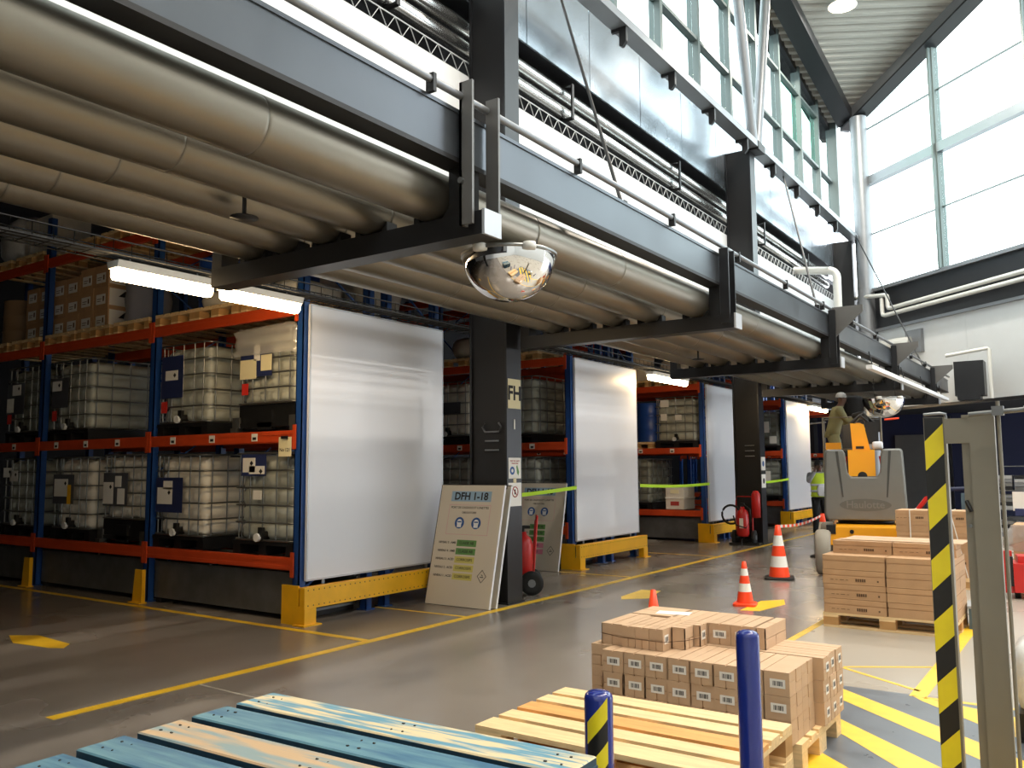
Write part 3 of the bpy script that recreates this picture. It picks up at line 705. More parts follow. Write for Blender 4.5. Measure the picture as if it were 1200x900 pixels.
ibc('dim', -8.55, 0, 1, 'dark caged tote in the rear row, seen between two middle shelf totes', [], 1)
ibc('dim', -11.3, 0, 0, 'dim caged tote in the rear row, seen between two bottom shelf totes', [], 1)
ibc('grey', -8.15, 1, 1, 'pale caged tote on the middle shelf right of the FH sign')
ibc('white', -9.55, 1, 1, 'caged tote seen between large white board and FH column, middle shelf', [('grey_plate', -.3, .3, .55, .75)])
ibc('grey', -8.1, 1, 0, 'caged tote on the bottom shelf behind the farther sign board', [('paper', -.3, 0, .8, .95)])
ibc('grey', -9.5, 1, 0, 'caged tote on bottom shelf, left of the FH column')
ibc('grey', -7.64, 2, 1, 'caged tote with paper labels beside the blue drum', [('paper', -.35, -.15, .9, 1.06), ('paper', -.35, -.2, .6, .75), ('paper', 0, .15, .6, .72)])
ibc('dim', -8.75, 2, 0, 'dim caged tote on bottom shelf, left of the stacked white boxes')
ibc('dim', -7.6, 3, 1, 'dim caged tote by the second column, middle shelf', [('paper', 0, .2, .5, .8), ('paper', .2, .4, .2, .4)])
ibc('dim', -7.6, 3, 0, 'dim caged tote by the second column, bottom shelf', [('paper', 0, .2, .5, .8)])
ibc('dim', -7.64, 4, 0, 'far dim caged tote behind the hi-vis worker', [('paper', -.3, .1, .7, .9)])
# film hood on the wrapped tote
t = thing('film_cover', 'crumpled clear plastic film over the tote beside the white board', 'cover', (-7.62, 6.80, 2.02))
b = B(); hx, hy = .525, .625
n = 40; rows = []
for j, (z, e) in enumerate(((.86, .02), (.90, .035), (.93, .005), (1.0, .012), (1.08, .008), (1.14, .03), (1.19, -.02), (1.20, -.2))):
    rows.append([(p[0] * (hx + e + random.uniform(-.012, .012)) / .5, p[1] * (hy + e + random.uniform(-.012, .012)) / .6, z + random.uniform(-.012, .012)) for p in rrect(.5, .6, .08, 0)])
vs = [v for r in rows for v in r]; k = len(rows[0])
b.add(vs, [(j * k + i, j * k + (i + 1) % k, (j + 1) * k + (i + 1) % k, (j + 1) * k + i) for j in range(len(rows) - 1) for i in range(k)], 0, True)
b.add(rows[-1], [tuple(range(k))], 0, True); b.build('film', 'film_clear', t); B().box(-.2, .1, -.2, .1, 1.14, 1.17).build('top_cap', 'film', t)
# hanging paper sign on the rack
t = thing('location_sign', 'white paper sign reading No 121 hung on the rack end', 'sign', (-7.19, 6.135, 1.93))
B().box(-.10, .10, -.004, 0, -.19, .02).build('sheet', 'paper_cream', t)
text('No 121', .055, 'ink', t, (0, -.005, -.12), (PI / 2, 0, 0))
B().box(-.05, .05, -.02, 0, .0, .03).build('clip', 'steel_black', t)

# ------------------------------------------------------------------ pallets
def make_pallet(mat, L=1.2, W=.8, nb=5, bw=None, mats=None, block='wood_old', gap=None):
    t = thing('pallet', '', 'pallet')
    ws = bw or [.145, .10, .145, .10, .145]
    g = (W - sum(ws)) / (nb - 1); y = -W / 2
    me = {}
    for i in range(nb):
        m = mats[i] if mats else mat
        B().box(-L / 2, L / 2, y, y + ws[i], .122, .144).build('deck_board', m, t); y += ws[i] + g
    for x in (-L / 2 + .0725, 0, L / 2 - .0725):
        B().box(x - .0725, x + .0725, -W / 2, W / 2, .1, .122).build('stringer_board', mat, t)
        for yy, w in ((-W / 2 + .05, .1), (0, .145), (W / 2 - .05, .1)): B().box(x - .0725, x + .0725, yy - w / 2, yy + w / 2, .022, .1).build('block', block, t)
    for yy, w in ((-W / 2 + .05, .1), (0, .145), (W / 2 - .05, .1)): B().box(-L / 2, L / 2, yy - w / 2, yy + w / 2, 0, .022).build('bottom_board', mat, t)
    return Proto(t)
PAL = make_pallet('wood')
def pal(x, y, z, rz, label, group='wooden pallets on the racks'): return PAL.put((x, y, z), rz, label, group)
RP = PI / 2
for x, l, w in ((-7.62, 2, 'right end, beside the white board'), (-8.50, 2, 'under the white sacks'), (-9.30, 2, 'empty, left of the white sacks'), (-10.25, 2, 'under the film wrapped blue drums'), (-11.15, 2, 'under the right cartons with white ends'),
                (-12.02, 2, 'under the left cartons behind the blue upright'), (-13.0, 2, 'under the small carton stack at the left'), (-13.95, 2, 'under the brown drum'), (-11.55, 3, 'empty, on the top shelf beside the blue upright'), (-10.65, 3, 'half hidden on the top shelf'), (-13.0, 3, 'under the white boxes on the top shelf'), (-13.95, 3, 'at the left edge on the top shelf')):
    pal(x, RACKY[0] + .58, LV[l] + .001, RP, 'wooden pallet on the nearest rack, ' + w)
pal(-8.0, RACKY[1] + .58, LV[2] + .001, RP, 'wooden pallet with film, high on the rack behind the FH column')
pal(-9.2, RACKY[1] + .58, LV[2] + .001, RP, 'wooden pallet high up between the white board and FH column')
pal(-8.6, RACKY[2] + .58, LV[1] + .001, RP, 'wooden pallet under the blue drum')
pal(-7.7, RACKY[2] + .58, LV[2] + .001, RP, 'wooden pallet above the tote with paper labels')
pal(-8.65, RACKY[2] + .58, LV[2] + .001, RP, 'wooden pallet under the cream drum')
# drums
def drum(x, y, z, r, h, mat, label, film=False):
    t = thing('drum', label, 'drum', (x, y, z))
    pf = [(.001, 0), (r, 0), (r + .006, .012), (r, .025), (r, h * .33 - .02), (r + .012, h * .33), (r, h * .33 + .02), (r, h * .66 - .02), (r + .012, h * .66), (r, h * .66 + .02), (r, h - .02), (r + .008, h - .008), (r, h), (r - .02, h - .015), (.001, h - .015)]
    B().lathe(pf, n=28).build('barrel', mat, t)
    B().lathe([(.001, h - .012), (.035, h - .012), (.035, h + .005), (.001, h + .006)], (r * .6, 0, 0), n=10).build('bung', 'steel_black', t)
    if film:
        B().lathe([(r + .022 + .012 * math.sin(k * 2.1), h * k / 9) for k in range(10)], n=20).build('film_wrap', 'film_clear', t)
    return t
y0 = RACKY[0]
drum(-10.47, y0 + .36, LV[2] + .147, .27, .78, 'drum_blue', 'blue drum wrapped in clear film, right of the carton stack', True)
drum(-9.36, y0 + .66, LV[2] + .147, .25, .78, 'drum_blue', 'dark blue drum right of the blue upright, behind the glowing tube')
drum(-9.05, y0 + 1.75, LV[2] + .002, .30, .95, 'drum_blue', 'blue drum in the rear row behind the glowing tubes')
drum(-13.98, y0 + .42, LV[2] + .147, .29, .72, 'drum_brown', 'brown fibre drum at the left edge of the upper shelf')
drum(-8.42, RACKY[2] + .36, LV[1] + .147, .29, .88, 'drum_blue', 'dark blue drum on a pallet beside the far tote')
drum(-8.62, RACKY[2] + .4, LV[2] + .147, .29, .8, 'bag_white', 'cream drum on the upper shelf above the blue drum')
# sacks and film wrapped goods
def lump(name, x, y, z, sx, sy, sz, mat, label, cat, seed):
    r = random.Random(seed); b = B(); n, m = 16, 8; vs = []
    for j in range(m + 1):
        ph = -PI / 2 + PI * j / m
        for i in range(n):
            a = 2 * PI * i / n; c = math.copysign(abs(math.cos(a)) ** .45, math.cos(a)); s = math.copysign(abs(math.sin(a)) ** .45, math.sin(a))
            q = abs(math.cos(ph)) ** .4; w = 1 + r.uniform(-.05, .05)
            zz = math.copysign(abs(math.sin(ph)) ** .6, math.sin(ph))
            vs.append((c * q * sx / 2 * w, s * q * sy / 2 * w, sz / 2 + zz * sz / 2 + (r.uniform(-.02, .02) * sz if zz > 0 else 0)))
    b.add(vs, [(j * n + i, j * n + (i + 1) % n, (j + 1) * n + (i + 1) % n, (j + 1) * n + i) for j in range(m) for i in range(n)], 0, True)
    return tag(b.build(name, mat, None, (x, y, z)), label, cat)
lump('sack', -8.72, y0 + .42, LV[2] + .148, .5, .7, .22, 'bag_white', 'white filled sack on the upper shelf pallet, lower left one', 'sack', 1)
lump('sack', -8.25, y0 + .42, LV[2] + .148, .45, .7, .20, 'bag_white', 'white filled sack on the upper shelf pallet, lower right one', 'sack', 2)
lump('sack', -8.62, y0 + .48, LV[2] + .37, .55, .7, .2, 'bag_white', 'white filled sack lying on top of two others', 'sack', 3)
lump('wrapped_goods', -7.62, y0 + .6, LV[2] + .148, .6, .8, .24, 'film', 'crumpled film bundle on the upper shelf beside the white board', 'goods', 4)
lump('wrapped_goods', -8.0, RACKY[1] + .6, LV[2] + .148, .75, 1.1, .22, 'film', 'film bundle on the pallet above the FH column tote', 'goods', 5)
lump('wrapped_goods', -9.2, RACKY[1] + .6, LV[2] + .148, .75, 1.1, .4, 'bag_white', 'pale bundle high up left of the FH column', 'goods', 6)
lump('wrapped_goods', -7.7, RACKY[2] + .6, LV[2] + .148, .75, 1.1, .5, 'film', 'film bundle beside the cream drum on the far rack', 'goods', 7)
lump('wrapped_goods', -13.95, y0 + .6, LV[3] + .148, .75, 1.0, .8, 'film', 'film wrapped goods at the left edge of the top shelf', 'goods', 8)
lump('wrapped_goods', -7.9, y0 + 1.75, LV[2] + .003, 1.0, .8, .9, 'film', 'film wrapped goods showing above the large white board', 'goods', 9)
for i, z in enumerate((0, .262)):
    t = thing('storage_box', ('lower', 'upper')[i] + ' white box stacked on the far bottom shelf behind the second strap', 'box', (-7.72, RACKY[2] + .35, .682 + .0 + z))
    B().box(-.21, .21, -.3, .3, 0, .25).build('body', 'bag_white', t); B().box(-.22, .22, -.31, .31, .23, .26).build('lid', 'paper', t); B().box(-.1, .1, -.305, -.302, .08, .17).build('paper_label', 'ink_red' if i == 0 else 'paper_cream', t)
# ------------------------------------------------------------------ cartons
def carton(sx, sy, sz, mat='card', cut='x', lid=0):
    """box with a real slit along the flaps on the top and the two ends"""
    g = .0038; t = .006
    b = B().box(-sx / 2 + t, sx / 2 - t, -sy / 2 + t, sy / 2 - t, .0, sz - t)
    for s in (-1, 1):
        if cut == 'x': b.box(-sx / 2, sx / 2, *sorted((s * g, s * sy / 2)), sz - t, sz)
        else: b.box(*sorted((s * g, s * sx / 2)), -sy / 2, sy / 2, sz - t, sz)
    if lid:
        for x0, x1, y0_, y1 in ((-sx / 2, sx / 2, -sy / 2, -sy / 2 + t), (-sx / 2, sx / 2, sy / 2 - t, sy / 2), (-sx / 2, -sx / 2 + t, -sy / 2, sy / 2), (sx / 2 - t, sx / 2, -sy / 2, sy / 2)):
            b.box(x0, x1, y0_, y1, 0, sz * lid - g); b.box(x0, x1, y0_, y1, sz * lid + g, sz - t)
    else:
        for s in (-1, 1):
            y_ = s * sy / 2
            for side in ((-sx / 2, -g, 0, sz * .45), (g, sx / 2, 0, sz * .45), (-sx / 2, sx / 2, sz * .45 + g, sz - t)) if cut == 'y' else ((-sx / 2, sx / 2, 0, sz - t),):
                b.box(side[0], side[1], *sorted((y_, y_ - s * t)), side[2], side[3])
            x_ = s * sx / 2
            for side in ((-sy / 2, -g, 0, sz * .45), (g, sy / 2, 0, sz * .45), (-sy / 2, sy / 2, sz * .45 + g, sz - t)) if cut == 'x' else ((-sy / 2, sy / 2, 0, sz - t),):
                b.box(*sorted((x_, x_ - s * t)), side[0], side[1], side[2], side[3])
    return b
def barcode(w, h):
    b = B().box(-w / 2, w / 2, -.0012, 0, -h / 2, h / 2); x = -w * .32; r = random.Random(3)
    while x < w * .32: d = r.choice((.002, .003, .005)); b.box(x, x + d, -.0016, -.0012, -h * .25, h * .28, 1); x += d + r.choice((.002, .003, .004))
    return b
# stacks in the nearest rack: two-row labels, white printed right ends
def rack_stack(xs, z0, rows, w, h, d, y, where, ends=True):
    core = carton(w - .004, d, h - .004, 'card_dark', 'y')
    first = None
    for j in range(rows):
        for i, x in enumerate(xs):
            lab = 'labelled brown carton, %s, %s' % (where, ('%s row, place %s from left' % (('bottom', 'middle', 'top')[j], ('one', 'two', 'three', 'four')[i])))
            t = thing('carton', lab, 'carton', (x, y + random.uniform(-.012, .012), z0 + j * h), group='labelled cartons high on the nearest rack')
            if first is None:
                c = core.build('box', 'card_dark', t); l = B().box(-.115, .115, -d / 2 - .0025, -d / 2 - .0005, .05, .19).build('paper_label', 'paper', t)
                k = B().box(.05, .085, -d / 2 - .003, -d / 2 - .0024, .09, .16).box(-.09, .02, -d / 2 - .003, -d / 2 - .0024, .12, .13).box(-.09, 0, -d / 2 - .003, -d / 2 - .0024, .09, .1).build('label_print', 'card_print', t); first = (c.data, l.data, k.data)
            else:
                for nme, me in zip(('box', 'paper_label', 'label_print'), first): use(me, nme, t)
            if ends and i == len(xs) - 1:
                B().box(w / 2 - .001, w / 2 + .003, -d / 2 + .02, d / 2 - .02, .03, h - .03).build('end_sheet', 'paper', t)
                B().prism([(-.1, .16), (.1, .16), (0, .25)], 'x', w / 2 + .0032, w / 2 + .004).prism([(.0, .05), (.06, .05), (.06, .12), (0, .12)], 'x', w / 2 + .0032, w / 2 + .004).build('end_print', 'ink', t)
rack_stack([-12.36, -12.0], LV[2] + .147, 3, .36, .275, .5, y0 + .38, 'left cartons of the wide stack')
rack_stack([-11.63, -11.27], LV[2] + .147, 3, .36, .30, .5, y0 + .38, 'right cartons of the wide stack')
rack_stack([-13.12, -12.77], LV[2] + .147, 3, .35, .265, .5, y0 + .38, 'small stack', False)
for i, x in enumerate((-13.32, -12.92)):
    t = thing('storage_box', ('left', 'right')[i] + ' tall white box on the top shelf beside the blue upright', 'box', (x, y0 + .45, LV[3] + .147))
    B().box(-.195, .195, -.3, .3, 0, .62).build('body', 'bag_white', t)
    for k in range(4): B().box(-.17 + k * .09, -.165 + k * .09, -.303, -.3, .03, .6).build('fold', 'panel_edge', t)

# ------------------------------------------------------------------ sign boards by the FH column
def mandatory(t, x, z, r, y=-.0125):
    B().tube([(x, y, z), (x, y - .001, z)], r, 20).build('round_symbol', 'ink_blue', t)
    B().tube([(x, y - .001, z + r * .1), (x, y - .0016, z + r * .1)], r * .55, 14).box(x - r * .45, x + r * .45, y - .0016, y - .001, z - r * .75, z - r * .2).build('symbol_figure', 'wall_white', t)
    B().box(x - r * .42, x + r * .42, y - .0022, y - .0016, z + r * .08, z + r * .3).build('symbol_goggles', 'ink_blue', t)
def signboard(name, label, loc, tilt, H, W, title, rows, edge='board_edge'):
    t = thing(name, label, 'sign board', loc); t.rotation_euler = (tilt, 0, 0)
    R = (PI / 2, 0, 0)
    B().box(-W / 2, W / 2, -.012, .012, 0, H).build('board', 'board_cream', t)
    for s in (-1, 1): B().box(*sorted((s * W / 2, s * (W / 2 + .008))), -.014, .014, 0, H).build('edge_strip', edge if s > 0 else 'ink', t)
    B().box(-W / 2, W / 2, -.014, .014, H, H + .01).build('edge_strip', 'ink', t)
    if rows:
        B().box(-.30, .30, -.0132, -.012, H - .20, H - .075).build('title_band', 'blue_band', t)
        text(title, .125, 'ink', t, (0, -.0135, H - .14), R, bold=.03)
        text('PORT DE CAGOULE ET LUNETTES', .037, 'ink_red' if rows[0][0] == '' else 'ink', t, (0, -.0125, H - .275), R)
        text('OBLIGATOIRE', .034, 'ink', t, (0, -.0125, H - .335), R)
        fr = B()
        for x0, x1, z0, z1 in ((-.31, .31, H - .245, H - .242), (-.31, .31, H - .60, H - .597), (-.31, -.307, H - .60, H - .242), (.307, .31, H - .60, H - .242)): fr.box(x0, x1, -.0128, -.012, z0, z1)
        fr.build('frame_line', 'pink_band', t)
        mandatory(t, -.125, H - .46, .07); mandatory(t, .125, H - .46, .07)
        for i, (a, b2, m) in enumerate(rows):
            z = H - .70 - i * .098
            B().box(-.12, .17, -.0132, -.012, z - .038, z + .038).build('level_band', m, t)
            text(b2, .045, 'ink', t, (.025, -.0135, z), R)
            text(a, .037, 'ink', t, (-.135, -.0125, z), R, align='RIGHT', bold=.02)
        zz = H - 1.07; dm = B()
        for k in range(4):
            a0, a1 = k * PI / 2, (k + 1) * PI / 2
            p = (.31 + .062 * math.cos(a0), zz + .072 * math.sin(a0)); q = (.31 + .062 * math.cos(a1), zz + .072 * math.sin(a1))
            dm.tube([(p[0], -.0128, p[1]), (q[0], -.0128, q[1])], .0035, 4)
        dm.build('diamond_symbol', 'ink', t); B().box(.285, .335, -.013, -.012, zz - .014, zz - .004).tube([(.30, -.0128, zz + .02), (.325, -.0128, zz + .005)], .004, 4).build('symbol_figure', 'ink', t)
    return t
NIV = [('NIVEAU 5 : AMB', 'CLASSE AB', 'green_band'), ('NIVEAU 4 : AMB', 'CLASSE AB', 'green_band'), ('NIVEAU 3 : ACID', 'CORROSIFS', 'yellow_band'), ('NIVEAU 2 : ACID', 'CORROSIFS', 'yellow_band'), ('NIVEAU 1 : ACID', 'CORROSIFS', 'yellow_band')]
signboard('sign_board', 'cream DFH 1-18 sign board leaning on the FH column, in front', (-6.27, 7.93, .004), -.235, 1.43, .94, 'DFH 1-18', NIV)
signboard('sign_board', 'blank board sandwiched between the DFH 1-18 board and the column', (-6.25, 8.035, .004), -.235, 1.42, .94, '', [])
NI2 = [('NIV 5 :', 'CLASSE AB', 'green_band'), ('NIV 4 :', 'CLASSE AB', 'green_band'), ('NIV 3 :', 'CLASSE AB', 'green_band'), ('NIV 2 :', 'BASES', 'pink_band'), ('NIV 1 :', 'BASES', 'pink_band')]
signboard('sign_board', 'farther cream sign board with pink bands, leaning on the second rack', (-7.47, 11.36, .004), -.215, 1.38, .96, 'DFH 1-18', NI2)
# signs on the FH column (face looks to +x)
RX = (PI / 2, 0, PI / 2)
def csign(name, label, y, z, w, h, mat):
    t = thing(name, label, 'sign', (-5.828, y, z)); B().box(0, .004, -w / 2, w / 2, -h / 2, h / 2).build('plate', mat, t); return t
t = csign('letter_sign', 'cream sign with black letters FH on the dark column', 8.5, 2.50, .27, .36, 'paper_cream'); text('FH', .24, 'ink', t, (.005, 0, 0), RX, bold=.03)
t = csign('safety_notice', 'white notice with blue round symbol and glove on the FH column', 8.5, 1.60, .26, .25, 'paper')
text('PORT DES GANTS', .025, 'ink_red', t, (.005, 0, .085), RX); text('OBLIGATOIRE', .022, 'ink_red', t, (.005, 0, .055), RX)
B().tube([(.004, -.055, -.03), (.005, -.055, -.03)], .05, 16).build('round_symbol', 'ink_blue', t); B().tube([(.005, -.055, -.03), (.0056, -.055, -.03)], .022, 10).build('symbol_figure', 'paper', t)
B().prism([(.03, .02), (.05, .04), (.09, -.05), (.07, -.09), (.045, -.06)], 'x', .004, .005).build('glove_picture', 'green_band', t)
t = csign('safety_notice', 'white notice with a struck-out circle on the FH column', 8.5, 1.285, .27, .28, 'paper')
B().tube(arc((.0055, 0, .03), .06, 0, 2 * PI, 20)[:-1], .006, 5, closed=True).tube([(.0055, -.04, .07), (.0055, .04, -.01)], .005, 5).build('prohibition_symbol', 'ink_red', t); B().box(.004, .005, -.012, .012, 0, .06).build('symbol_figure', 'ink', t)
t = csign('small_tag', 'tiny cream tag between the two white notices', 8.5, 1.452, .06, .06, 'paper_cream')
t = csign('column_switch', 'thin white strip under the FH sign', 8.5, 2.13, .025, .12, 'paper')
for i, (z, w) in enumerate(((1.66, 'upper'), (1.30, 'lower'))):
    t = thing('safety_notice', w + ' white notice on the second black column', 'sign', (-5.828, 17.72, z)); B().box(0, .004, -.13, .13, -.14, .14).build('plate', 'paper', t); B().tube([(.004, 0, 0), (.005, 0, 0)], .06, 12).build('round_symbol', 'ink_blue' if i == 0 else 'ink', t)

# ------------------------------------------------------------------ fire extinguishers
def extinguisher(loc, rz, label, big):
    t = thing('fire_extinguisher', label, 'extinguisher', loc, rz)
    B().lathe([(.001, .17), (.10, .18), (.125, .22), (.125, .62), (.10, .70), (.05, .74), (.04, .78), (.001, .78)], n=20).build('cylinder', 'red_paint', t)
    B().box(-.04, .04, -.129, -.12, .35, .55).build('paper_label', 'paper', t)
    B().tube([(0, 0, .78), (0, 0, .84)], .02, 8).box(-.03, .03, -.05, .09, .82, .86).build('valve', 'steel_black', t)
    B().tube([(-.17, .12, .2), (-.17, .17, .9), (-.15, .18, .98), (.15, .18, .98), (.17, .17, .9), (.17, .12, .2)], .014, 8).build('handle', 'red_paint', t)
    B().tube([(.02, -.03, .84), (.18, -.12, .74), (.2, -.15, .5), (.1, -.17, .36), (-.1, -.17, .42), (-.16, -.12, .6)], .014, 8).build('hose', 'rubber', t)
    for s in (-1, 1):
        B().lathe([(.001, -.03), (.10, -.035), (.15, -.03), (.15, .03), (.10, .035), (.001, .03)], (s * .2, .1, .15), n=20, axis='x').build('wheel', 'rubber', t)
        B().tube([(s * .2 - s * .0, .1, .15), (s * .245, .1, .15)], .05, 10).build('wheel_hub', 'steel_grey', t)
    B().tube([(-.2, .1, .15), (.2, .1, .15)], .015, 8).tube([(0, .1, .15), (0, -.12, .12), (0, -.16, .0)], .014, 8).build('axle', 'steel_black', t)
    if big:
        B().lathe([(.001, .0), (.09, .01), (.09, .48), (.05, .55), (.001, .56)], (.26, .08, .55), n=18).build('second_cylinder', 'red_paint', t)
        B().tube(arc((-.22, -.05, .62), .19, -.6, 5.2, 18, 'xz'), .022, 8).build('hose_reel', 'rubber', t)
        B().box(-.28, .34, -.06, .2, .0, .05).build('base', 'steel_black', t)
    return t
extinguisher((-6.21, 9.24, 0), -.95, 'red wheeled fire extinguisher half hidden behind the FH column', False)
extinguisher((-6.12, 17.2, 0), .1, 'red wheeled fire extinguisher unit in front of the second column', True)
# ------------------------------------------------------------------ cones and tape
def cone(x, y, h, label, dark, rz=0, bands=None):
    t = thing('traffic_cone', label, 'cone', (x, y, 0), rz, 'orange and white traffic cones')
    w = h * (.27 if dark else .26); r0, r1 = h * .19, h * .045
    b = B(); pts = rrect(w, w, w * .35, 0); n = len(pts)
    b.add([(p[0], p[1], 0) for p in pts] + [(p[0], p[1], .025) for p in pts] + [(p[0] * .9, p[1] * .9, .035) for p in pts], [tuple(range(n))] + [(j * n + i, j * n + (i + 1) % n, (j + 1) * n + (i + 1) % n, (j + 1) * n + i) for j in (0, 1) for i in range(n)] + [tuple(range(2 * n, 3 * n))])
    b.build('base', 'rubber' if dark else 'cone_orange', t)
    R = lambda f: r0 + (r1 - r0) * f
    bands = bands or ((0, .19, .40, .60, .80, 1.0) if dark else (0, .27, .47, .66, .83, 1.0))
    for k in range(5):
        a, c = bands[k], bands[k + 1]; z0 = .035
        pr = [(R(a), z0 + a * (h - z0)), (R(c), z0 + c * (h - z0))]
        if k == 4: pr.append((.001, h + .004))
        B().lathe(pr, n=28).build('cone_band', 'cone_orange' if k % 2 == 0 else 'cone_white', t)
    return t
cone(-3.49, 9.80, .5, 'small orange and white cone on the yellow arrow, all orange base', False, .2)
cone(-3.88, 12.34, .76, 'tall orange and white cone with black base, tape tied to it', True, .3)
cone(-3.39, 7.14, .5, 'orange cone tip just showing behind the small carton pallet', False, 0, (0, .15, .25, .35, .45, 1.0))
cone(-4.13, 15.7, .76, 'distant tall cone beside the lift, tape tied to it', True)
t = thing('barrier_tape', 'red and white tape strung between the two tall cones and lift', 'tape')
pa, pb = Vector((-3.86, 12.40, .74)), Vector((-4.12, 15.62, .735)); n = 22
for k in range(n):
    a, c = k / n, (k + 1) / n; p, q = pa.lerp(pb, a), pa.lerp(pb, c); p.z -= .05 * math.sin(PI * a); q.z -= .05 * math.sin(PI * c)
    B().add([p + Vector((0, 0, -.02)), q + Vector((0, 0, -.02)), q + Vector((0, 0, .02)), p + Vector((0, 0, .02)), p + Vector((.002, 0, -.02)), q + Vector((.002, 0, -.02)), q + Vector((.002, 0, .02)), p + Vector((.002, 0, .02))],
            [(0, 1, 2, 3), (7, 6, 5, 4), (0, 4, 5, 1), (1, 5, 6, 2), (2, 6, 7, 3), (3, 7, 4, 0)]).build('tape_band', 'cone_orange' if k % 2 else 'cone_white', t)

# ------------------------------------------------------------------ foreground pallets
def plain_stack(x, y, rz, n, labels, proto, group):
    for k in range(n): proto.put((x, y, k * .1445), rz + (random.uniform(-.008, .008) if k < n - 1 else 0), labels[k], group)
PW = make_pallet('wood', mats=['wood', 'wood', 'wood_orange', 'wood', 'wood'], bw=[.145, .115, .13, .115, .13])
plain_stack(-1.83, 3.61, 0, 3, ['bottom pale wooden pallet of the three stacked in the foreground', 'middle pale wooden pallet of the three stacked in the foreground', 'topmost pale new wooden pallet with an orange middle board'], PW, 'pale pallets stacked in the foreground')
BLM = ['wood_blue', 'wood_blue', 'wood_blue', 'wood_grey_worn', 'wood_blue', 'wood_blue_worn']
def blue_pallet():
    t = thing('pallet', '', 'pallet'); ws = [.13, .13, .14, .145, .13, .15]; L, W = 1.2, 1.0; g = (W - sum(ws)) / 5; y = -W / 2
    for i, w in enumerate(ws):
        e0, e1 = -L / 2 + random.uniform(-.004, .004), L / 2 + random.uniform(-.004, .004); c = .004
        bb = B().add([(e0, y, .122), (e1, y, .122), (e1, y + w, .122), (e0, y + w, .122), (e0, y, .140), (e1, y, .140), (e1, y + w, .140), (e0, y + w, .140), (e0 + c, y + c, .144), (e1 - c, y + c, .144), (e1 - c, y + w - c, .144), (e0 + c, y + w - c, .144)],
                [(0, 3, 2, 1), (0, 1, 5, 4), (1, 2, 6, 5), (2, 3, 7, 6), (3, 0, 4, 7), (8, 9, 10, 11), (4, 5, 9, 8), (5, 6, 10, 9), (6, 7, 11, 10), (7, 4, 8, 11)])
        bb.m[:5] = [1] * 5; bb.build('deck_board', [BLM[i], 'wood_blue_shaded'], t)
        nb = B()
        for x in (-.55, -.51, 0, .04, .51, .55):
            for q in (.3, .7): nb.tube([(x + random.uniform(-.01, .01), y + w * q, .1438), (x, y + w * q, .1446)], .0032, 6)
        stuff(nb.build('nail_heads', 'nail', t)); y += w + g
    for x in (-L / 2 + .06, 0, L / 2 - .06):
        B().box(x - .06, x + .06, -W / 2, W / 2, .1, .122).build('stringer_board', 'wood_blue_shaded', t)
        for yy in (-W / 2 + .06, 0, W / 2 - .06): B().box(x - .06, x + .06, yy - .06, yy + .06, .022, .1).build('block', 'wood_blue_shaded', t)
    for yy in (-W / 2 + .05, 0, W / 2 - .05): B().box(-L / 2, L / 2, yy - .05, yy + .05, 0, .022).build('bottom_board', 'wood_blue_shaded', t)
    return Proto(t)
plain_stack(-1.685, 1.455, .035, 6, ['lowest blue pallet of the stack of six at the bottom edge', 'second lowest blue pallet of the stack of six', 'third blue pallet from the floor in the stack', 'fourth blue pallet from the floor in the stack', 'second from top blue pallet of the stack of six', 'topmost worn blue painted pallet in the foreground'], blue_pallet(), 'blue pallets stacked in the foreground')

# small cartons on their pallet
make_pallet('wood', L=1.2, W=.8, block='wood').put((-1.98, 5.06, 0), 0, 'wooden pallet under the many small cartons', 'carton pallets on the floor')
CW, CH, CL = .1395, .125, .44
SM = carton(CW - .003, CL - .003, CH - .002, 'card', 'y')
BAR = barcode(.082, .046).build('barcode_label', ['paper', 'ink']); BARM = BAR.data; bpy.data.objects.remove(BAR)
BAR2 = barcode(.055, .052).build('barcode_label', ['paper', 'ink']); BARM2 = BAR2.data; bpy.data.objects.remove(BAR2)
SMM = None
SEAM = B()
for k in range(4):
    a_, b_ = -CL / 2 + .002 + k * (CL - .004) / 4, -CL / 2 + .002 + (k + 1) * (CL - .004) / 4
    SEAM.box(-CW / 2 + .002, CW / 2 - .006, a_, b_, 0, CH - .002)
    SEAM.box(CW / 2 - .006, CW / 2 - .002, a_ + (.0015 if k else 0), b_ - .0015, .0, CH * (.42 if k % 2 else .6) - .001)
    SEAM.box(CW / 2 - .006, CW / 2 - .002, a_ + (.0015 if k else 0) + (.012 if k % 2 else 0), b_ - .0015 - (0 if k % 2 else .012), CH * (.42 if k % 2 else .6) + .001, CH - .002)
SEAMM = SEAM.build('box', 'card'); SEAMD = SEAMM.data; bpy.data.objects.remove(SEAMM)
def small(x, y, z, rz, label, bars=True, bar2=False, seam=False, g='small brown cartons with barcode labels'):
    global SMM
    t = thing('carton', label, 'carton', (x, y, z), rz, g)
    if seam: use(SEAMD, 'box', t)
    elif SMM is None: o = SM.build('box', 'card', t); SMM = o.data
    else: use(SMM, 'box', t)
    if bars: use(BARM2 if bar2 else BARM, 'barcode_label', t, (.005, -CL / 2 + .0005, CH * .5))
    return t
NUM = ('one', 'two', 'three', 'four', 'five', 'six', 'seven', 'eight')
ZB = .1445
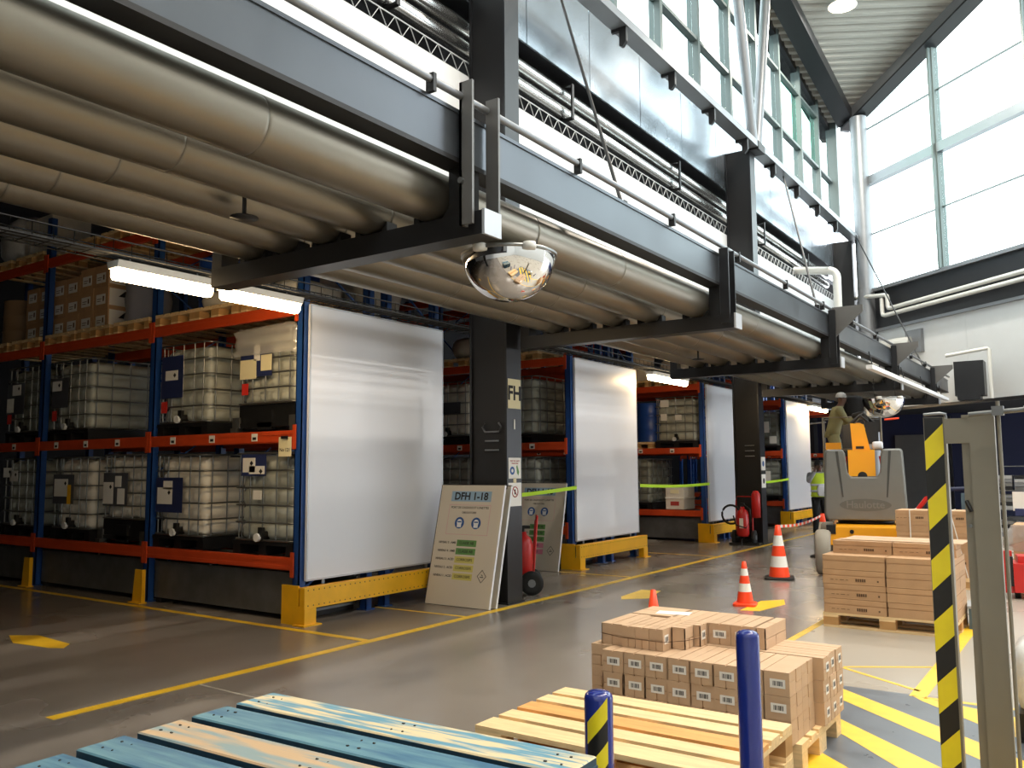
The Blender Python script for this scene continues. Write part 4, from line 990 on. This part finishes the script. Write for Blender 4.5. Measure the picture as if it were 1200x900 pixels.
for l in range(3):
    lw = ('bottom', 'middle', 'upper')[l]
    for i in range(8):
        small(-2.528 + CW * (i + .5), 4.60 + CL / 2 + random.uniform(-.004, .004), ZB + l * CH, random.uniform(-.008, .008), 'small carton with front barcode, %s layer, place %s from the left' % (lw, NUM[i]), seam=i == 7)
    for j in range(3):   # block behind, turned, labels face right
        small(-1.36 - CL / 2 + random.uniform(-.004, .004), 5.055 + CW * (j + .5), ZB + l * CH, PI / 2, 'small carton with barcode on its right end, %s layer, %s' % (lw, ('nearest', 'middle one', 'rearmost')[j]), True, True)
        if l == 2 or j == 0:
            small(-1.36 - CL * 1.5 - .004, 5.055 + CW * (j + .5), ZB + l * CH, PI / 2, 'small carton in the middle of the block, %s layer, %s' % (lw, ('nearest', 'middle one', 'rearmost')[j]), False)
    small(-2.60, 4.72 + CL / 2, ZB + l * CH, 0, 'plain carton edge set back at the left end, %s layer' % lw, False)
    small(-2.44, 5.27, ZB + l * CH, PI / 2, 'plain carton at the rear left, %s layer' % lw, False)
    small(-2.44, 5.055 + CW * .5, ZB + l * CH, PI / 2, 'plain carton behind the front row at the left, %s layer' % lw, False)
    small(-2.44, 5.055 + CW * 2.55, ZB + l * CH, PI / 2, 'plain carton at the far rear left corner, %s layer' % lw, False)
# top layer: cartons standing on edge, smaller faces
ZT = ZB + 3 * CH
TPM = {}
def topc(x, y, sx, sy, label, cut='y', bar=None):
    t = thing('carton', label, 'carton', (x, y, ZT), 0, 'small brown cartons with barcode labels')
    k = (sx, sy, cut)
    if k not in TPM: TPM[k] = carton(sx - .003, sy - .003, CH, 'card', cut).build('box', 'card', t).data
    else: use(TPM[k], 'box', t)
    if bar == 'x': use(BARM2, 'barcode_label', t, (sx / 2 - .0012, -sy / 2 + .05, CH * .5), (0, 0, PI / 2))
    if bar == 'y': use(BARM, 'barcode_label', t, (0, -sy / 2 + .0012, CH * .5))
topc(-2.535, 4.745 + .2, .15, .40, 'topmost layer carton with flap lines, far left of the front')
for i in range(3): topc(-2.46 + .0915 * (i + .5), 4.722 + .05, .0915, .10, 'narrow topmost carton end, %s in the front left' % ('first', 'second', 'third')[i], 'y', 'x' if i == 2 else None)
for i in range(3): topc(-2.46 + .0915 * (i + .5), 4.722 + .103 + .14, .0915, .28, 'narrow topmost carton behind the front ends, %s' % ('first', 'second', 'third')[i], 'y')
topc(-2.14, 4.836 + .065, .09, .13, 'short topmost carton set back right of the corner label', 'x')
topc(-2.12, 4.97 + .06, .13, .115, 'topmost carton with a label deep in the step', 'x', 'x')
for i in range(4): topc(-2.05 + .14 * (i + .5) - .28, 5.09 + .20, .14, .40, 'long topmost carton facing the step, %s from the left' % ('first', 'second', 'third', 'fourth')[i], 'y', 'y')
for i in range(1): topc(-1.77 + .0 - .0 + .045, 5.09 + .20, .06, .40, 'slim topmost carton at the right end of the step', 'x')
topc(-2.46, 5.33, .3, .32, 'wide flat carton at the back of the topmost layer', 'x')
t = thing('packing_slip', 'white paper slip lying on top of the small cartons', 'paper', (-2.36, 5.30, ZT + CH + .0005), .2); B().box(-.12, .10, -.06, .06, 0, .001).build('sheet', 'paper', t)
t = thing('string_band', 'thin brown string around the topmost front cartons', 'string', (0, 0, ZT + .055))
B().tube([(-2.612, 4.738, .012), (-2.46, 4.716, 0), (-2.18, 4.714, 0), (-2.09, 4.83, .0), (-2.05, 4.965, 0)], .0022, 5).build('string', 'card_print', t)

# middle pallet of long flat cartons
make_pallet('wood', block='wood_old').put((-1.79, 9.36, 0), 0, 'wooden pallet under the long flat cartons', 'carton pallets on the floor')
LC = {}
def longc(x, y, z, sx, sy, sz, rz, label, prt, group):
    t = thing('carton', label, 'carton', (x, y, z), rz, group); k = (sx, sy, sz)
    if k not in LC: LC[k] = carton(sx - .004, sy - .004, sz - .002, 'card_dark', 'x', lid=.62).build('box', 'card_dark', t).data
    else: use(LC[k], 'box', t)
    if prt:
        b = B(); r = random.Random(5)
        for s in (-1, 1):
            x0 = -.10 - .12 * 1
            for w in (.03, .02, .04, .02): b.box(x0, x0 + w, s * sy / 2 - (.003 if s < 0 else -.001), s * sy / 2 - (.001 if s < 0 else -.003), sz * .28, sz * .31); x0 += w + .02
            for q in range(5): b.box(.02 + q * .02, .034 + q * .02, s * sy / 2 - (.003 if s < 0 else -.001), s * sy / 2 - (.001 if s < 0 else -.003), sz * .22, sz * .42)
            b.box(.22, .235, s * sy / 2 - (.003 if s < 0 else -.001), s * sy / 2 - (.001 if s < 0 else -.003), sz * .25, sz * .36)
        b.build('carton_print', 'card_print', t)
G3 = 'long flat cartons on the middle pallet'
for l in range(4):
    for c in range(2):
        longc(-2.085 + c * .60 + random.uniform(-.004, .004), 9.36 - .2 + random.uniform(-.006, .006), ZB + l * .142, .595, .40, .142, 0, 'long flat carton on the middle pallet, front %s, %s layer' % (('left', 'right')[c], ('lowest', 'second', 'third', 'top')[l]), c == 0 and l < 3, G3)
        longc(-2.085 + c * .60 + random.uniform(-.004, .004), 9.36 + .21 + random.uniform(-.006, .006), ZB + l * .142, .595, .40, .142, 0, 'long flat carton on the middle pallet, rear %s, %s layer' % (('left', 'right')[c], ('lowest', 'second', 'third', 'top')[l]), False, G3)
for c in range(2):
    longc(-2.05 + c * .575, 9.28 + .12, ZB + 4 * .142, .57, .36, .125, 0, 'upper carton set back above the front row, ' + ('left one', 'right one')[c], True, G3)
t = thing('cardboard_sheet', 'loose pale cardboard sheet lying on the long cartons', 'cardboard', (-1.72, 9.5, ZB + 4 * .142 + .126), -.03)
B().box(-.55, .58, -.2, .34, 0, .006).build('sheet', 'card', t); B().box(-.5, .5, .02, .023, .006, .0068).build('fold_line', 'card_print', t)
t = thing('storage_crate', 'small grey-blue plastic crate beside the long carton pallet', 'crate', (-1.085, 9.75, 0), .1)
B().box(-.09, .09, -.2, .2, 0, .02).box(-.09, -.075, -.2, .2, .02, .2).box(.075, .09, -.2, .2, .02, .2).box(-.075, .075, -.2, -.185, .02, .2).box(-.075, .075, .185, .2, .02, .2).build('body', 'box_teal', t)
B().box(-.1, .1, -.21, .21, .2, .225).build('lid', 'cloth_grey', t)
for yy in (-.1, .1): B().box(.09, .10, yy - .01, yy + .01, .03, .19).build('rib', 'box_teal', t)
# back pallet of strapped cartons
make_pallet('wood', L=.8, W=1.2, nb=5, block='wood_old', bw=[.16] * 5).put((-1.86, 13.1, 0), 0, 'wooden pallet under the strapped carton stack at the back', 'carton pallets on the floor')
G4 = 'strapped flat cartons on the back pallet'
for l in range(6):
    for c in range(2):
        longc(-2.10 + c * .475 + random.uniform(-.006, .006), 12.78, ZB + l * .143, .47, .5, .143, 0, 'flat carton of the strapped back stack, %s side, layer %s from floor' % (('left', 'right')[c], NUM[l]), l % 2 == 1, G4)
t = thing('strapping', 'two pale plastic straps over the back carton stack', 'strap', (0, 12.525, 0))
B().prism([(-2.16, .15), (-2.148, .15), (-2.148, 1.006), (-2.16, 1.006)], 'y', -.004, 0).box(-2.16, -2.148, -.004, .52, 1.003, 1.006).build('strap', 'paper', t)
B().prism([(-1.50, .15), (-1.488, .15), (-1.66, 1.006), (-1.672, 1.006)], 'y', -.004, 0).box(-1.672, -1.66, -.004, .52, 1.003, 1.006).build('strap', 'paper', t)

# ------------------------------------------------------------------ bollards, hazard post, gate frame
def bollard(x, y, h, r, label, tape=None):
    t = thing('bollard', label, 'bollard', (x, y, 0), group='blue steel bollards')
    B().lathe([(r, .01), (r, h - r * .55), (r * .94, h - r * .3), (r * .75, h - r * .12), (r * .4, h - .02 * r), (.001, h)], n=32).build('post', 'bollard_blue', t)
    B().lathe([(.001, .012), (r * 1.8, .012), (r * 1.8, 0), (.001, 0)], n=24).build('base_plate', 'bollard_blue', t)
    if tape:
        a0, a1, z1 = tape; w = a1 - a0; n = 10; z = z1; m = 0
        while z > .05:
            vs = []
            for i in range(n + 1):
                a = a0 + w * i / n; rr = r + .0012
                vs += [(rr * math.cos(a), rr * math.sin(a), z - .075 + .09 * (i / n - .5)), (rr * math.cos(a), rr * math.sin(a), z + .09 * (i / n - .5))]
            B().add(vs, [(2 * i, 2 * i + 2, 2 * i + 3, 2 * i + 1) for i in range(n)], 0, True).build('tape_band', ('hazard_yellow', 'hazard_black')[m], t); m ^= 1; z -= .0752
    return t
bollard(-1.545, 2.78, .80, .052, 'blue bollard with yellow and black tape beside the blue pallet', (-1.95, -.45, .74))
bollard(-1.075, 3.03, 1.02, .041, 'plain taller blue bollard in front of the pale pallet stack')
bollard(-.42, 7.2, .50, .085, 'blue bollard with yellow and black tape at the right picture edge', (-2.6, -.5, .36))
# hazard striped plate post
t = thing('hazard_post', 'tall flat post with black and yellow diagonal stripes', 'post', (-.70, 4.85, 0), .06)
B().box(-.046, .046, 0, .012, 0, 1.848).box(.046, .056, -.004, .10, 0, 1.848).build('plate', 'taupe', t)
hw = .046; z = -.1; per = .152; k = 0
while z < 1.85:
    lo = lambda zz: max(0.003, min(1.845, zz))
    pts = [(-hw, lo(z)), (hw - .002, lo(z + .09)), (hw - .002, lo(z + .09 + per)), (-hw, lo(z + per))]
    if pts[2][1] - pts[1][1] > .002 or pts[3][1] - pts[0][1] > .002:
        off = random.uniform(-.004, .004)
        B().prism([(-hw + abs(off), pts[0][1]), pts[1], pts[2], (-hw + abs(off), pts[3][1])], 'y', -.0025, -.0003).build('hazard_stripe', ('hazard_black', 'hazard_yellow')[k % 2], t)
    z += per; k += 1
B().tube([(-.045, .02, 1.863), (.03, .02, 1.868), (.055, .03, 1.863), (.058, .04, 1.83)], .008, 8).build('top_rod', 'steel_grey', t)
B().box(-.1, .1, -.05, .15, 0, .01).build('foot_plate', 'taupe', t)
t = thing('gate_frame', 'grey-brown steel gate frame post with a top arm, right of striped post', 'gate frame', (-.480, 4.78, 0))
B().box(-.05, .062, 0, .05, .01, 1.862).build('post', 'taupe', t)
B().box(-.16, -.05, .0, .05, 1.71, 1.835).box(-.08, -.05, -.01, .06, 1.835, 1.85).build('cross_arm', 'taupe', t)
B().box(-.088, -.05, .02, .06, .01, 1.71).build('inner_post', 'taupe', t)
B().box(-.12, .12, -.06, .2, 0, .01).build('foot_plate', 'taupe', t)
B().tube([(-.08, .02, 1.42), (-.07, .0, 1.40), (-.06, .0, 1.37)], .010, 8).build('latch', 'steel_black', t); B().tube([(-.07, .02, 1.30), (-.07, .005, 1.30)], .009, 8).build('bolt', 'galv', t)
t = thing('rail_fixture', 'thin pole with a horizontal galvanised bar clamped at its top', 'bar', (-.395, 4.74, 0))
B().tube([(0, 0, 0), (0, 0, 1.91)], .009, 8).build('pole', 'taupe', t)
B().tube([(-.125, -.02, 1.848), (.25, -.02, 1.872)], .012, 10).build('bar', 'galv', t)
B().bx((0, -.01, 1.862), (.05, .05, .045)).build('clamp', 'galv', t); B().tube([(.11, -.02, 1.862), (.155, -.02, 1.865)], .019, 8).build('nut', 'galv', t)
B().tube([(.16, -.02, 1.865), (.22, -.02, 1.90)], .010, 8).build('hook', 'galv', t)
B().box(-.04, .04, -.04, .04, 0, .008).build('foot_plate', 'taupe', t)

# ------------------------------------------------------------------ things at the right edge
t = thing('film_roll', 'white plastic wrapped bundle on a dark base at the right edge', 'bundle', (-.30, 6.05, 0))
o = lump('wrap', 0, 0, .16, .42, .5, .42, 'film', '', '', 21); o.parent = t; del o['label']; del o['category']
B().box(-.19, .2, -.22, .22, .04, .17).build('base', 'steel_dark', t)
for x in (-.15, .15): B().box(x - .03, x + .03, -.2, .2, 0, .04).build('runner', 'steel_black', t)
t = thing('pallet_truck', 'red electric pallet truck at the right edge behind the gate frame', 'pallet truck', (-.80, 12.1, 0), .15)
B().box(-.16, .35, -.15, .35, .08, .42).box(-.1, .3, -.05, .3, .42, .5).build('body', 'red_paint', t)
B().box(-.27, -.16, -.05, .05, .06, .56).build('mast', 'red_paint', t); B().box(-.19, -.16, -.14, -.055, .15, .5).build('battery_door', 'steel_black', t)
B().tube([(.05, .1, .5), (.1, .0, .95), (.1, -.05, 1.05)], .03, 8).build('tiller', 'red_paint', t)
for x in (-.12, .3): B().lathe([(.001, -.03), (.07, -.03), (.07, .03), (.001, .03)], (x, 0, .07), n=16, axis='x').build('wheel', 'rubber', t)
for x in (-.05, .28): B().box(x - .06, x + .06, .35, .85, .06, .11).build('fork', 'red_paint', t)
t = thing('wire_shelf', 'grey wire shelf of flat stacked goods by the navy wall', 'shelf', (-1.3, 19.9, 0))
for x in (-.5, .5):
    for yy in (-.3, .3): B().tube([(x, yy, 0), (x, yy, 1.62)], .02, 6).build('post', 'galv', t)
for z in (.2, .72, 1.1, 1.58): B().box(-.5, .5, -.3, .3, z - .015, z).build('shelf', 'galv', t)
for j, z in enumerate((.2, .72, 1.1)):
    for i in range(3):
        g = thing('flat_goods', 'stack of flat grey packs on the wire shelf, %s level, %s' % (('lower', 'middle', 'upper')[j], ('left', 'middle', 'right')[i]), 'pack', (-1.3 - .3 + i * .3, 19.9, z), group='grey packs on the wire shelf')
        for q in range(4): B().box(-.13, .13, -.25, .25, q * .075 + .001, q * .075 + .066).build('pack', ('steel_grey', 'cloth_grey', 'steel_dark', 'galv')[(q + i + j) % 4], g)
t = thing('wrapped_carton', 'brown carton stack under plastic film at the right edge', 'carton', (-.68, 13.6, 0))
B().box(-.35, .5, -.3, .4, 0, .12).build('pallet_base', 'wood_old', t)
for k in range(4): B().box(-.35, .48, -.3, .4, .12 + k * .17, .285 + k * .17).build('box', 'card_dark', t)
B().add([(-.36, -.31, .8), (.48, -.31, .82), (.48, -.31, .45), (-.30, -.31, .45), (-.5, -.33, .5)], [(0, 1, 2, 3, 4)]).build('film', 'film_clear', t)
t = thing('paper_notice', 'white paper notice on a stand at the right edge', 'sign', (-.84, 13.0, 0))
B().box(-.14, .15, -.004, 0, 1.0, 1.25).build('sheet', 'paper', t); B().tube([(0, .012, 0), (0, .012, 1.2)], .01, 6).build('stand', 'galv', t); B().box(-.12, .0, -.02, .02, .94, 1.03).build('holder', 'navy_plate', t)
t = thing('trolley', 'dark blue tube trolley behind the striped post', 'trolley', (-1.95, 15.2, 0))
B().tube([(-.4, 0, .3), (-.4, 0, 1.08), (-.33, 0, 1.17), (-.2, 0, 1.21), (.2, 0, 1.23), (.33, 0, 1.19), (.4, 0, 1.10), (.4, 0, .3)], .035, 10).build('handle', 'wall_navy', t)
B().box(-.42, .42, -.1, 1.0, .2, .3).build('deck', 'steel_dark', t); B().box(.1, .34, -.02, .02, .3, 1.16).build('panel', 'box_teal', t)
for x in (-.35, .35):
    for yy in (0, .9): B().lathe([(.001, -.02), (.1, -.02), (.1, .02), (.001, .02)], (x, yy, .1), n=14, axis='x').build('wheel', 'rubber', t)
t = thing('red_lever', 'red machine handle showing above the back cartons', 'handle', (-2.25, 14.2, 0))
B().box(-.1, .1, -.1, .1, 0, .9).build('body', 'steel_dark', t); B().tube([(-.1, 0, .9), (.05, 0, 1.1), (.3, 0, 1.18)], .035, 8).build('lever', 'red_paint', t)

# ------------------------------------------------------------------ boom lift
LR = .213
LX, LY = -3.02, 13.95
t = thing('boom_lift', 'yellow and grey articulated boom lift with big grey counterweight', 'lift', (LX, LY, 0), LR)
def cw_shape():
    b = B(); N = 0
    out = [(-.56, .76), (.56, .76), (.60, .84), (.585, 1.3), (.565, 1.82), (.545, 1.86), (.29, 1.86), (.26, 1.80), (.24, 1.50), (.19, 1.43), (-.19, 1.43), (-.24, 1.50), (-.27, 1.80), (-.30, 1.86), (-.535, 1.86), (-.565, 1.82), (-.585, 1.3), (-.60, .84)]
    b.prism(out, 'y', .06, .62)
    inn = [(x * .97, .76 + (z - .76) * .985 + .006) for x, z in out]
    b.prism(inn, 'y', .0, .06)
    return b
cwt = cw_shape().build('counterweight', 'lift_grey', t)
bv = cwt.modifiers.new('bevel', 'BEVEL'); bv.width = .02; bv.segments = 2
for s in (-1, 1): B().prism([(s * .36, 1.83), (s * .40, 1.83), (s * .325, 1.12), (s * .305, 1.12)], 'y', -.006, .003).build('groove', 'lift_dark', cwt)
pl = []
for k in range(32): a = 2 * PI * k / 32; pl.append((.37 * math.cos(a), 1.0 + .095 * math.sin(a)))
M('lift_badge', '#5c5f5d', .55); B().prism(pl, 'y', -.004, .002).build('badge', 'lift_badge', cwt)
text('Haulotte', .155, 'lift_grey', cwt, (0, -.006, 1.0), (PI / 2, 0, 0))
B().prism([(-.50, .44), (.62, .44), (.66, .58), (.62, .70), (-.44, .70), (-.50, .66)], 'y', -.72, 1.6).build('chassis', 'lift_yellow', t)
B().lathe([(.001, .70), (.42, .70), (.42, .76), (.001, .76)], (0, .5, 0), n=28).build('turntable', 'steel_black', t)
B().tube([(-.2, -.725, .64), (-.2, -.735, .64)], .03, 12).build('eyelet', 'steel_black', t)
B().box(-.55, -.42, -.73, -.5, .60, .73).build('bumper', 'steel_black', t)
for sx, x in ((-1, -.60), (1, .70)):
    for yy in (-.70, 1.15):
        w = B().lathe([(.12, -.10), (.29, -.11), (.325, -.08), (.335, 0), (.325, .08), (.29, .11), (.12, .10)], (x + sx * .0, yy, .335), n=32, axis='x').build('wheel', 'rubber_grey', t)
        B().lathe([(.001, -.06), (.14, -.07), (.14, .07), (.001, .06)], (x, yy, .335), n=16, axis='x').build('wheel_hub', 'lift_yellow', w)
B().box(-.22, .17, .12, .5, 1.44, 1.85).build('boom_foot', 'lift_yellow', t)
B().tube([(-.02, .115, 1.44), (-.02, .125, 1.44)], .07, 16).build('boom_pin', 'steel_black', t)
B().prism([(-.15, 1.85), (.11, 1.85), (.03, 2.26), (-.17, 2.28)], 'y', .35, .6).build('boom_arm', 'lift_yellow', t)
B().box(-.10, .02, .335, .352, 1.87, 1.91).build('boom_slot', 'steel_black', t)
B().tube([(-.05, .6, 2.2), (-.05, 2.2, 2.0)], .10, 10).build('upper_boom', 'lift_yellow', t)
B().box(.05, .24, .45, .75, 1.95, 2.3).tube([(.10, .6, 2.3), (.02, .8, 2.45), (-.12, .9, 2.42)], .05, 8).build('hose_box', 'steel_black', t)
B().tube([(-.18, .5, 2.28), (-.02, .52, 2.42), (.1, .55, 2.3)], .02, 6).tube([(-.14, .55, 2.28), (.03, .55, 2.45), (.2, .6, 2.28)], .018, 6).build('hoses', 'rubber', t)
for s in (-1, 1): B().tube([(s * .24, .3, 1.46), (s * .26, .28, 1.6), (s * .24, .3, 1.75)], .016, 6).build('side_hose', 'red_paint', t)
BK = B()
bk = .95
for x in (-.66, .32):
    for yy in (2.25, 2.95): BK.tube([(x, yy, 1.38), (x, yy, 2.48)], .013, 6)
for z in (1.9, 2.48):
    BK.tube([(-.66, 2.25, z), (.32, 2.25, z), (.32, 2.95, z), (-.66, 2.95, z)], .013, 6, closed=True)
BK.build('basket_rails', 'taupe', t)
B().box(-.66, .32, 2.25, 2.95, 1.34, 1.38).build('basket_floor', 'steel_dark', t)
B().box(-.62, -.36, 2.2, 2.24, 1.45, 2.02).build('basket_panel', 'lift_yellow', t)
B().box(-.05, .3, 2.05, 2.3, 2.2, 2.42).build('control_box', 'steel_black', t)
B().tube([(.38, 2.3, 2.42), (.62, 2.3, 2.44)], .018, 6).build('side_rail', 'cone_orange', t); B().tube([(-.60, 2.3, 2.40), (-.88, 2.3, 2.38)], .016, 6).build('side_rail', 'steel_grey', t)
B().box(-.05, .05, 1.9, 2.25, 1.7, 1.9).build('basket_arm', 'lift_yellow', t)
o = lump('cloth', .22, .3, 1.86, .16, .2, .12, 'cloth_white', '', '', 31); o.parent = t; del o['label']; del o['category']

# ------------------------------------------------------------------ people
def skin_obj(name, chains, mat, parent, sub=1, root=None):
    vs, es, rs = [], [], []; idx = {}
    for ch in chains:
        prev = None
        for p, r in ch:
            k = tuple(round(c, 4) for c in p)
            if k not in idx: idx[k] = len(vs); vs.append(p); rs.append(r if isinstance(r, tuple) else (r, r))
            i = idx[k]
            if prev is not None and prev != i: es.append((prev, i))
            prev = i
    me = bpy.data.meshes.new(name); me.from_pydata(vs, es, []); me.materials.append(MATS[mat])
    o = bpy.data.objects.new(name, me); COL.objects.link(o); o.parent = parent
    sk = o.modifiers.new('skin', 'SKIN'); sk.use_smooth_shade = True
    if not me.skin_vertices: me.attributes  # layer is made with the modifier
    d = me.skin_vertices[0].data
    for i, r in enumerate(rs): d[i].radius = r; d[i].use_root = (i == 0)
    ss = o.modifiers.new('sub', 'SUBSURF'); ss.levels = sub; ss.render_levels = sub
    return o
def person(label, loc, rz, P, top, legs, skin, vest=None, helmet=None, extra=None):
    """local: faces -y, z up; P = joint positions"""
    t = thing('person', label, 'person', loc, rz)
    g = lambda k: P[k]
    hip, chest, neck, head = g('hip'), g('chest'), g('neck'), g('head')
    mid = lambda a, b, f=.5: tuple(a[i] + (b[i] - a[i]) * f for i in range(3))
    def limb(a, b, c, d, r): return [(a, r[0]), (mid(a, b), r[0] * .95), (b, r[1]), (mid(b, c, .4), r[1] * 1.0), (c, r[2]), (d, r[3])]
    body = [[(hip, (.15, .11)), (mid(hip, chest), (.14, .10)), (chest, (.17, .115)), (neck, .055), (mid(neck, head, .4), .06), (head, (.075, .09)), (tuple(head[i] + (0, .005, .08)[i] for i in range(3)), (.07, .085))]]
    for s in 'LR':
        body.append([(chest, (.17, .115))] + limb(g('sh' + s), g('el' + s), g('wr' + s), g('ha' + s), (.055, .042, .03, .032)))
        body.append([(hip, (.15, .11))] + [(g('th' + s), .085), (mid(g('th' + s), g('kn' + s)), .075), (g('kn' + s), .058), (mid(g('kn' + s), g('an' + s), .35), .056), (g('an' + s), .04), (g('to' + s), (.045, .035))])
    bd = skin_obj('body', body, skin, t)
    for s in 'LR':
        w, h = Vector(g('wr' + s)), Vector(g('ha' + s)); d = (h - w).normalized(); sd = d.cross(Vector((0, 0, 1)) if abs(d.z) < .9 else Vector((0, 1, 0))).normalized(); pn = d.cross(sd)
        fc = []
        for q, ln in zip((-.028, -.009, .009, .028), (.062, .075, .07, .055)):
            a = h + sd * q; b = a + d * ln * .55; c = b + d * ln * .4 + pn * ln * .35; fc.append([(tuple(a - d * .02), .009), (tuple(a + d * .01), .009), (tuple(b), .0085), (tuple(c), .0075)])
        for f in fc: skin_obj('finger', [f], skin, t)
        a = w.lerp(h, .55) - sd * .03; skin_obj('thumb', [[(tuple(a), .010), (tuple(a - sd * .03 + d * .025), .010), (tuple(a - sd * .035 + d * .055), .008)]], skin, t)
    # clothes follow the body: lofted rings around the spine, tapered sleeves and trouser legs
    def loft(name, rings, mat, yaw=0):
        bb = B(); n = 18; vs = []
        for (c, rx_, ry_) in rings:
            for j in range(n):
                q = 2 * PI * j / n; px, py = math.cos(q), math.sin(q)
                vs.append((c[0] + math.copysign(abs(px) ** .85, px) * rx_, c[1] + math.copysign(abs(py) ** .85, py) * ry_, c[2]))
        k = len(rings)
        bb.add(vs, [(i * n + j, i * n + (j + 1) % n, (i + 1) * n + (j + 1) % n, (i + 1) * n + j) for i in range(k - 1) for j in range(n)] + [tuple(range(n)), tuple(range((k - 1) * n, k * n))], 0, True)
        return bb.build(name, mat, t)
    sh_z = (P['shL'][2] + P['shR'][2]) / 2; sc = tuple((P['shL'][i] + P['shR'][i]) / 2 for i in range(3)); sw = (Vector(P['shL']) - Vector(P['shR'])).length / 2
    def torso(e):
        return [(mid(hip, chest, -.12), .185 + e, .135 + e), (mid(hip, chest, .2), .172 + e, .128 + e), (mid(hip, chest, .6), .178 + e, .13 + e), (chest, .20 + e, .142 + e), (mid(chest, sc, .85), sw + .03 + e, .118 + e), ((sc[0], sc[1], sc[2] + .045), sw - .02 + e, .09 + e), (mid(sc, neck, .9), .075 + e, .075 + e)]
    loft('shirt', torso(0), top)
    for s in 'LR':
        A, E, W = g('sh' + s), g('el' + s), g('wr' + s)
        B().tube([A, mid(A, E), E, mid(E, W, .5), mid(E, W, .92)], [.078, .068, .058, .052, .044], 12).build('sleeve', top, t)
    if vest:
        loft('vest', torso(.012)[:6], vest)
        for zz in (.25, .65): c_ = mid(hip, chest, zz); loft('reflective_band', [((c_[0], c_[1], c_[2] - .025), .198, .150), ((c_[0], c_[1], c_[2] + .025), .198, .150)], 'cloth_white')
    loft('trousers', [(mid(hip, chest, -.28), .165, .128), (hip, .172, .134), (mid(hip, chest, .12), .165, .128)], legs)
    for s in 'LR':
        A, K, N = g('th' + s), g('kn' + s), g('an' + s)
        B().tube([mid(A, hip, .25), A, mid(A, K), K, mid(K, N, .5), mid(K, N, .97)], [.105, .105, .092, .076, .072, .066], 12).build('trouser_leg', legs, t)
    for s in 'LR':
        a, c = Vector(g('an' + s)), Vector(g('to' + s)); skin_obj('shoe', [[(tuple(a + Vector((0, .03, -.035))), .05), (tuple(a.lerp(c, .5) + Vector((0, 0, -.02))), .05), (tuple(c), (.045, .038))]], 'rubber', t)
    hc = Vector(head) + Vector((0, .012, .05))
    hm = B().lathe([(.001, .075), (.05, .068), (.085, .04), (.098, 0), (.096, -.03)], tuple(hc + Vector((0, .012, .03))), n=18).build('hair' if not helmet else 'helmet', helmet or 'hair', t)
    if not helmet: B().lathe([(.001, -.06), (.06, -.05), (.085, -.01), (.09, .04), (.05, .08)], tuple(hc + Vector((0, .035, .0))), n=16).build('hair_back', 'hair', t)
    for s in (-1, 1):
        B().lathe([(.001, -.010), (.009, -.005), (.011, 0), (.009, .005), (.001, .010)], tuple(Vector(head) + Vector((s * .032, -.082, .035))), n=8).build('eye', 'ink', t)
        B().lathe([(.001, -.03), (.012, -.02), (.014, 0), (.012, .02), (.001, .03)], tuple(Vector(head) + Vector((s * .084, .01, .02))), n=8).build('ear', skin, t)
    skin_obj('nose', [[(tuple(Vector(head) + Vector((0, -.078, .035))), .012), (tuple(Vector(head) + Vector((0, -.105, .0))), .015)]], skin, t)
    B().bx(tuple(Vector(head) + Vector((0, -.083, -.045))), (.045, .012, .01)).build('mouth', 'ink_red', t)
    return t
P1 = dict(hip=(0, 0, .95), chest=(0, .0, 1.30), neck=(0, -.01, 1.48), head=(0, -.02, 1.58), shL=(.19, 0, 1.40), elL=(.24, -.05, 1.13), wrL=(.14, -.20, 1.02), haL=(.09, -.25, 1.02),
          shR=(-.19, 0, 1.40), elR=(-.27, -.18, 1.27), wrR=(-.14, -.20, 1.49), haR=(-.11, -.15, 1.56), thL=(.09, 0, .88), knL=(.11, -.02, .49), anL=(.12, .02, .09), toL=(.14, -.13, .035), thR=(-.09, 0, .88), knR=(-.10, -.02, .49), anR=(-.11, .02, .09), toR=(-.12, -.13, .035))
pr1 = person('person in lime hi-vis vest and dark trousers, hand at the head, beside the lift', (-5.30, 20.0, 0), .5, P1, 'cloth_grey', 'cloth_dark', 'skin_dark', 'hivis')
lw = lump('cloth', .02, -.16, .92, .22, .10, .26, 'cloth_white', '', '', 41); lw.parent = pr1; del lw['label']; del lw['category']
P2 = dict(hip=(0, .03, .84), chest=(0, -.06, 1.16), neck=(0, -.12, 1.33), head=(0, -.16, 1.43), shL=(.18, -.07, 1.26), elL=(.24, -.2, 1.03), wrL=(.2, -.42, 1.1), haL=(.18, -.49, 1.12),
          shR=(-.18, -.07, 1.26), elR=(-.24, -.2, 1.03), wrR=(-.2, -.42, 1.1), haR=(-.18, -.49, 1.12), thL=(.09, .03, .78), knL=(.10, -.06, .43), anL=(.11, .04, .09), toL=(.12, -.11, .035), thR=(-.09, .03, .78), knR=(-.10, -.06, .43), anR=(-.11, .04, .09), toR=(-.12, -.11, .035))
wp = Matrix.Rotation(LR, 4, 'Z') @ Vector((-.47, 2.6, 0)) + Vector((LX, LY, 1.381))
person('worker in khaki overalls and pale helmet standing in the lift basket', tuple(wp), 1.9, P2, 'cloth_khaki', 'cloth_khaki', 'skin_dark', None, 'cloth_grey')
bg2 = lump('backpack', -.12, 2.75, 2.5, .34, .3, .40, 'cloth_dark', '', '', 51); bg2.parent = t; del bg2['label']; del bg2['category']; bg2.name = 'tool_bag'
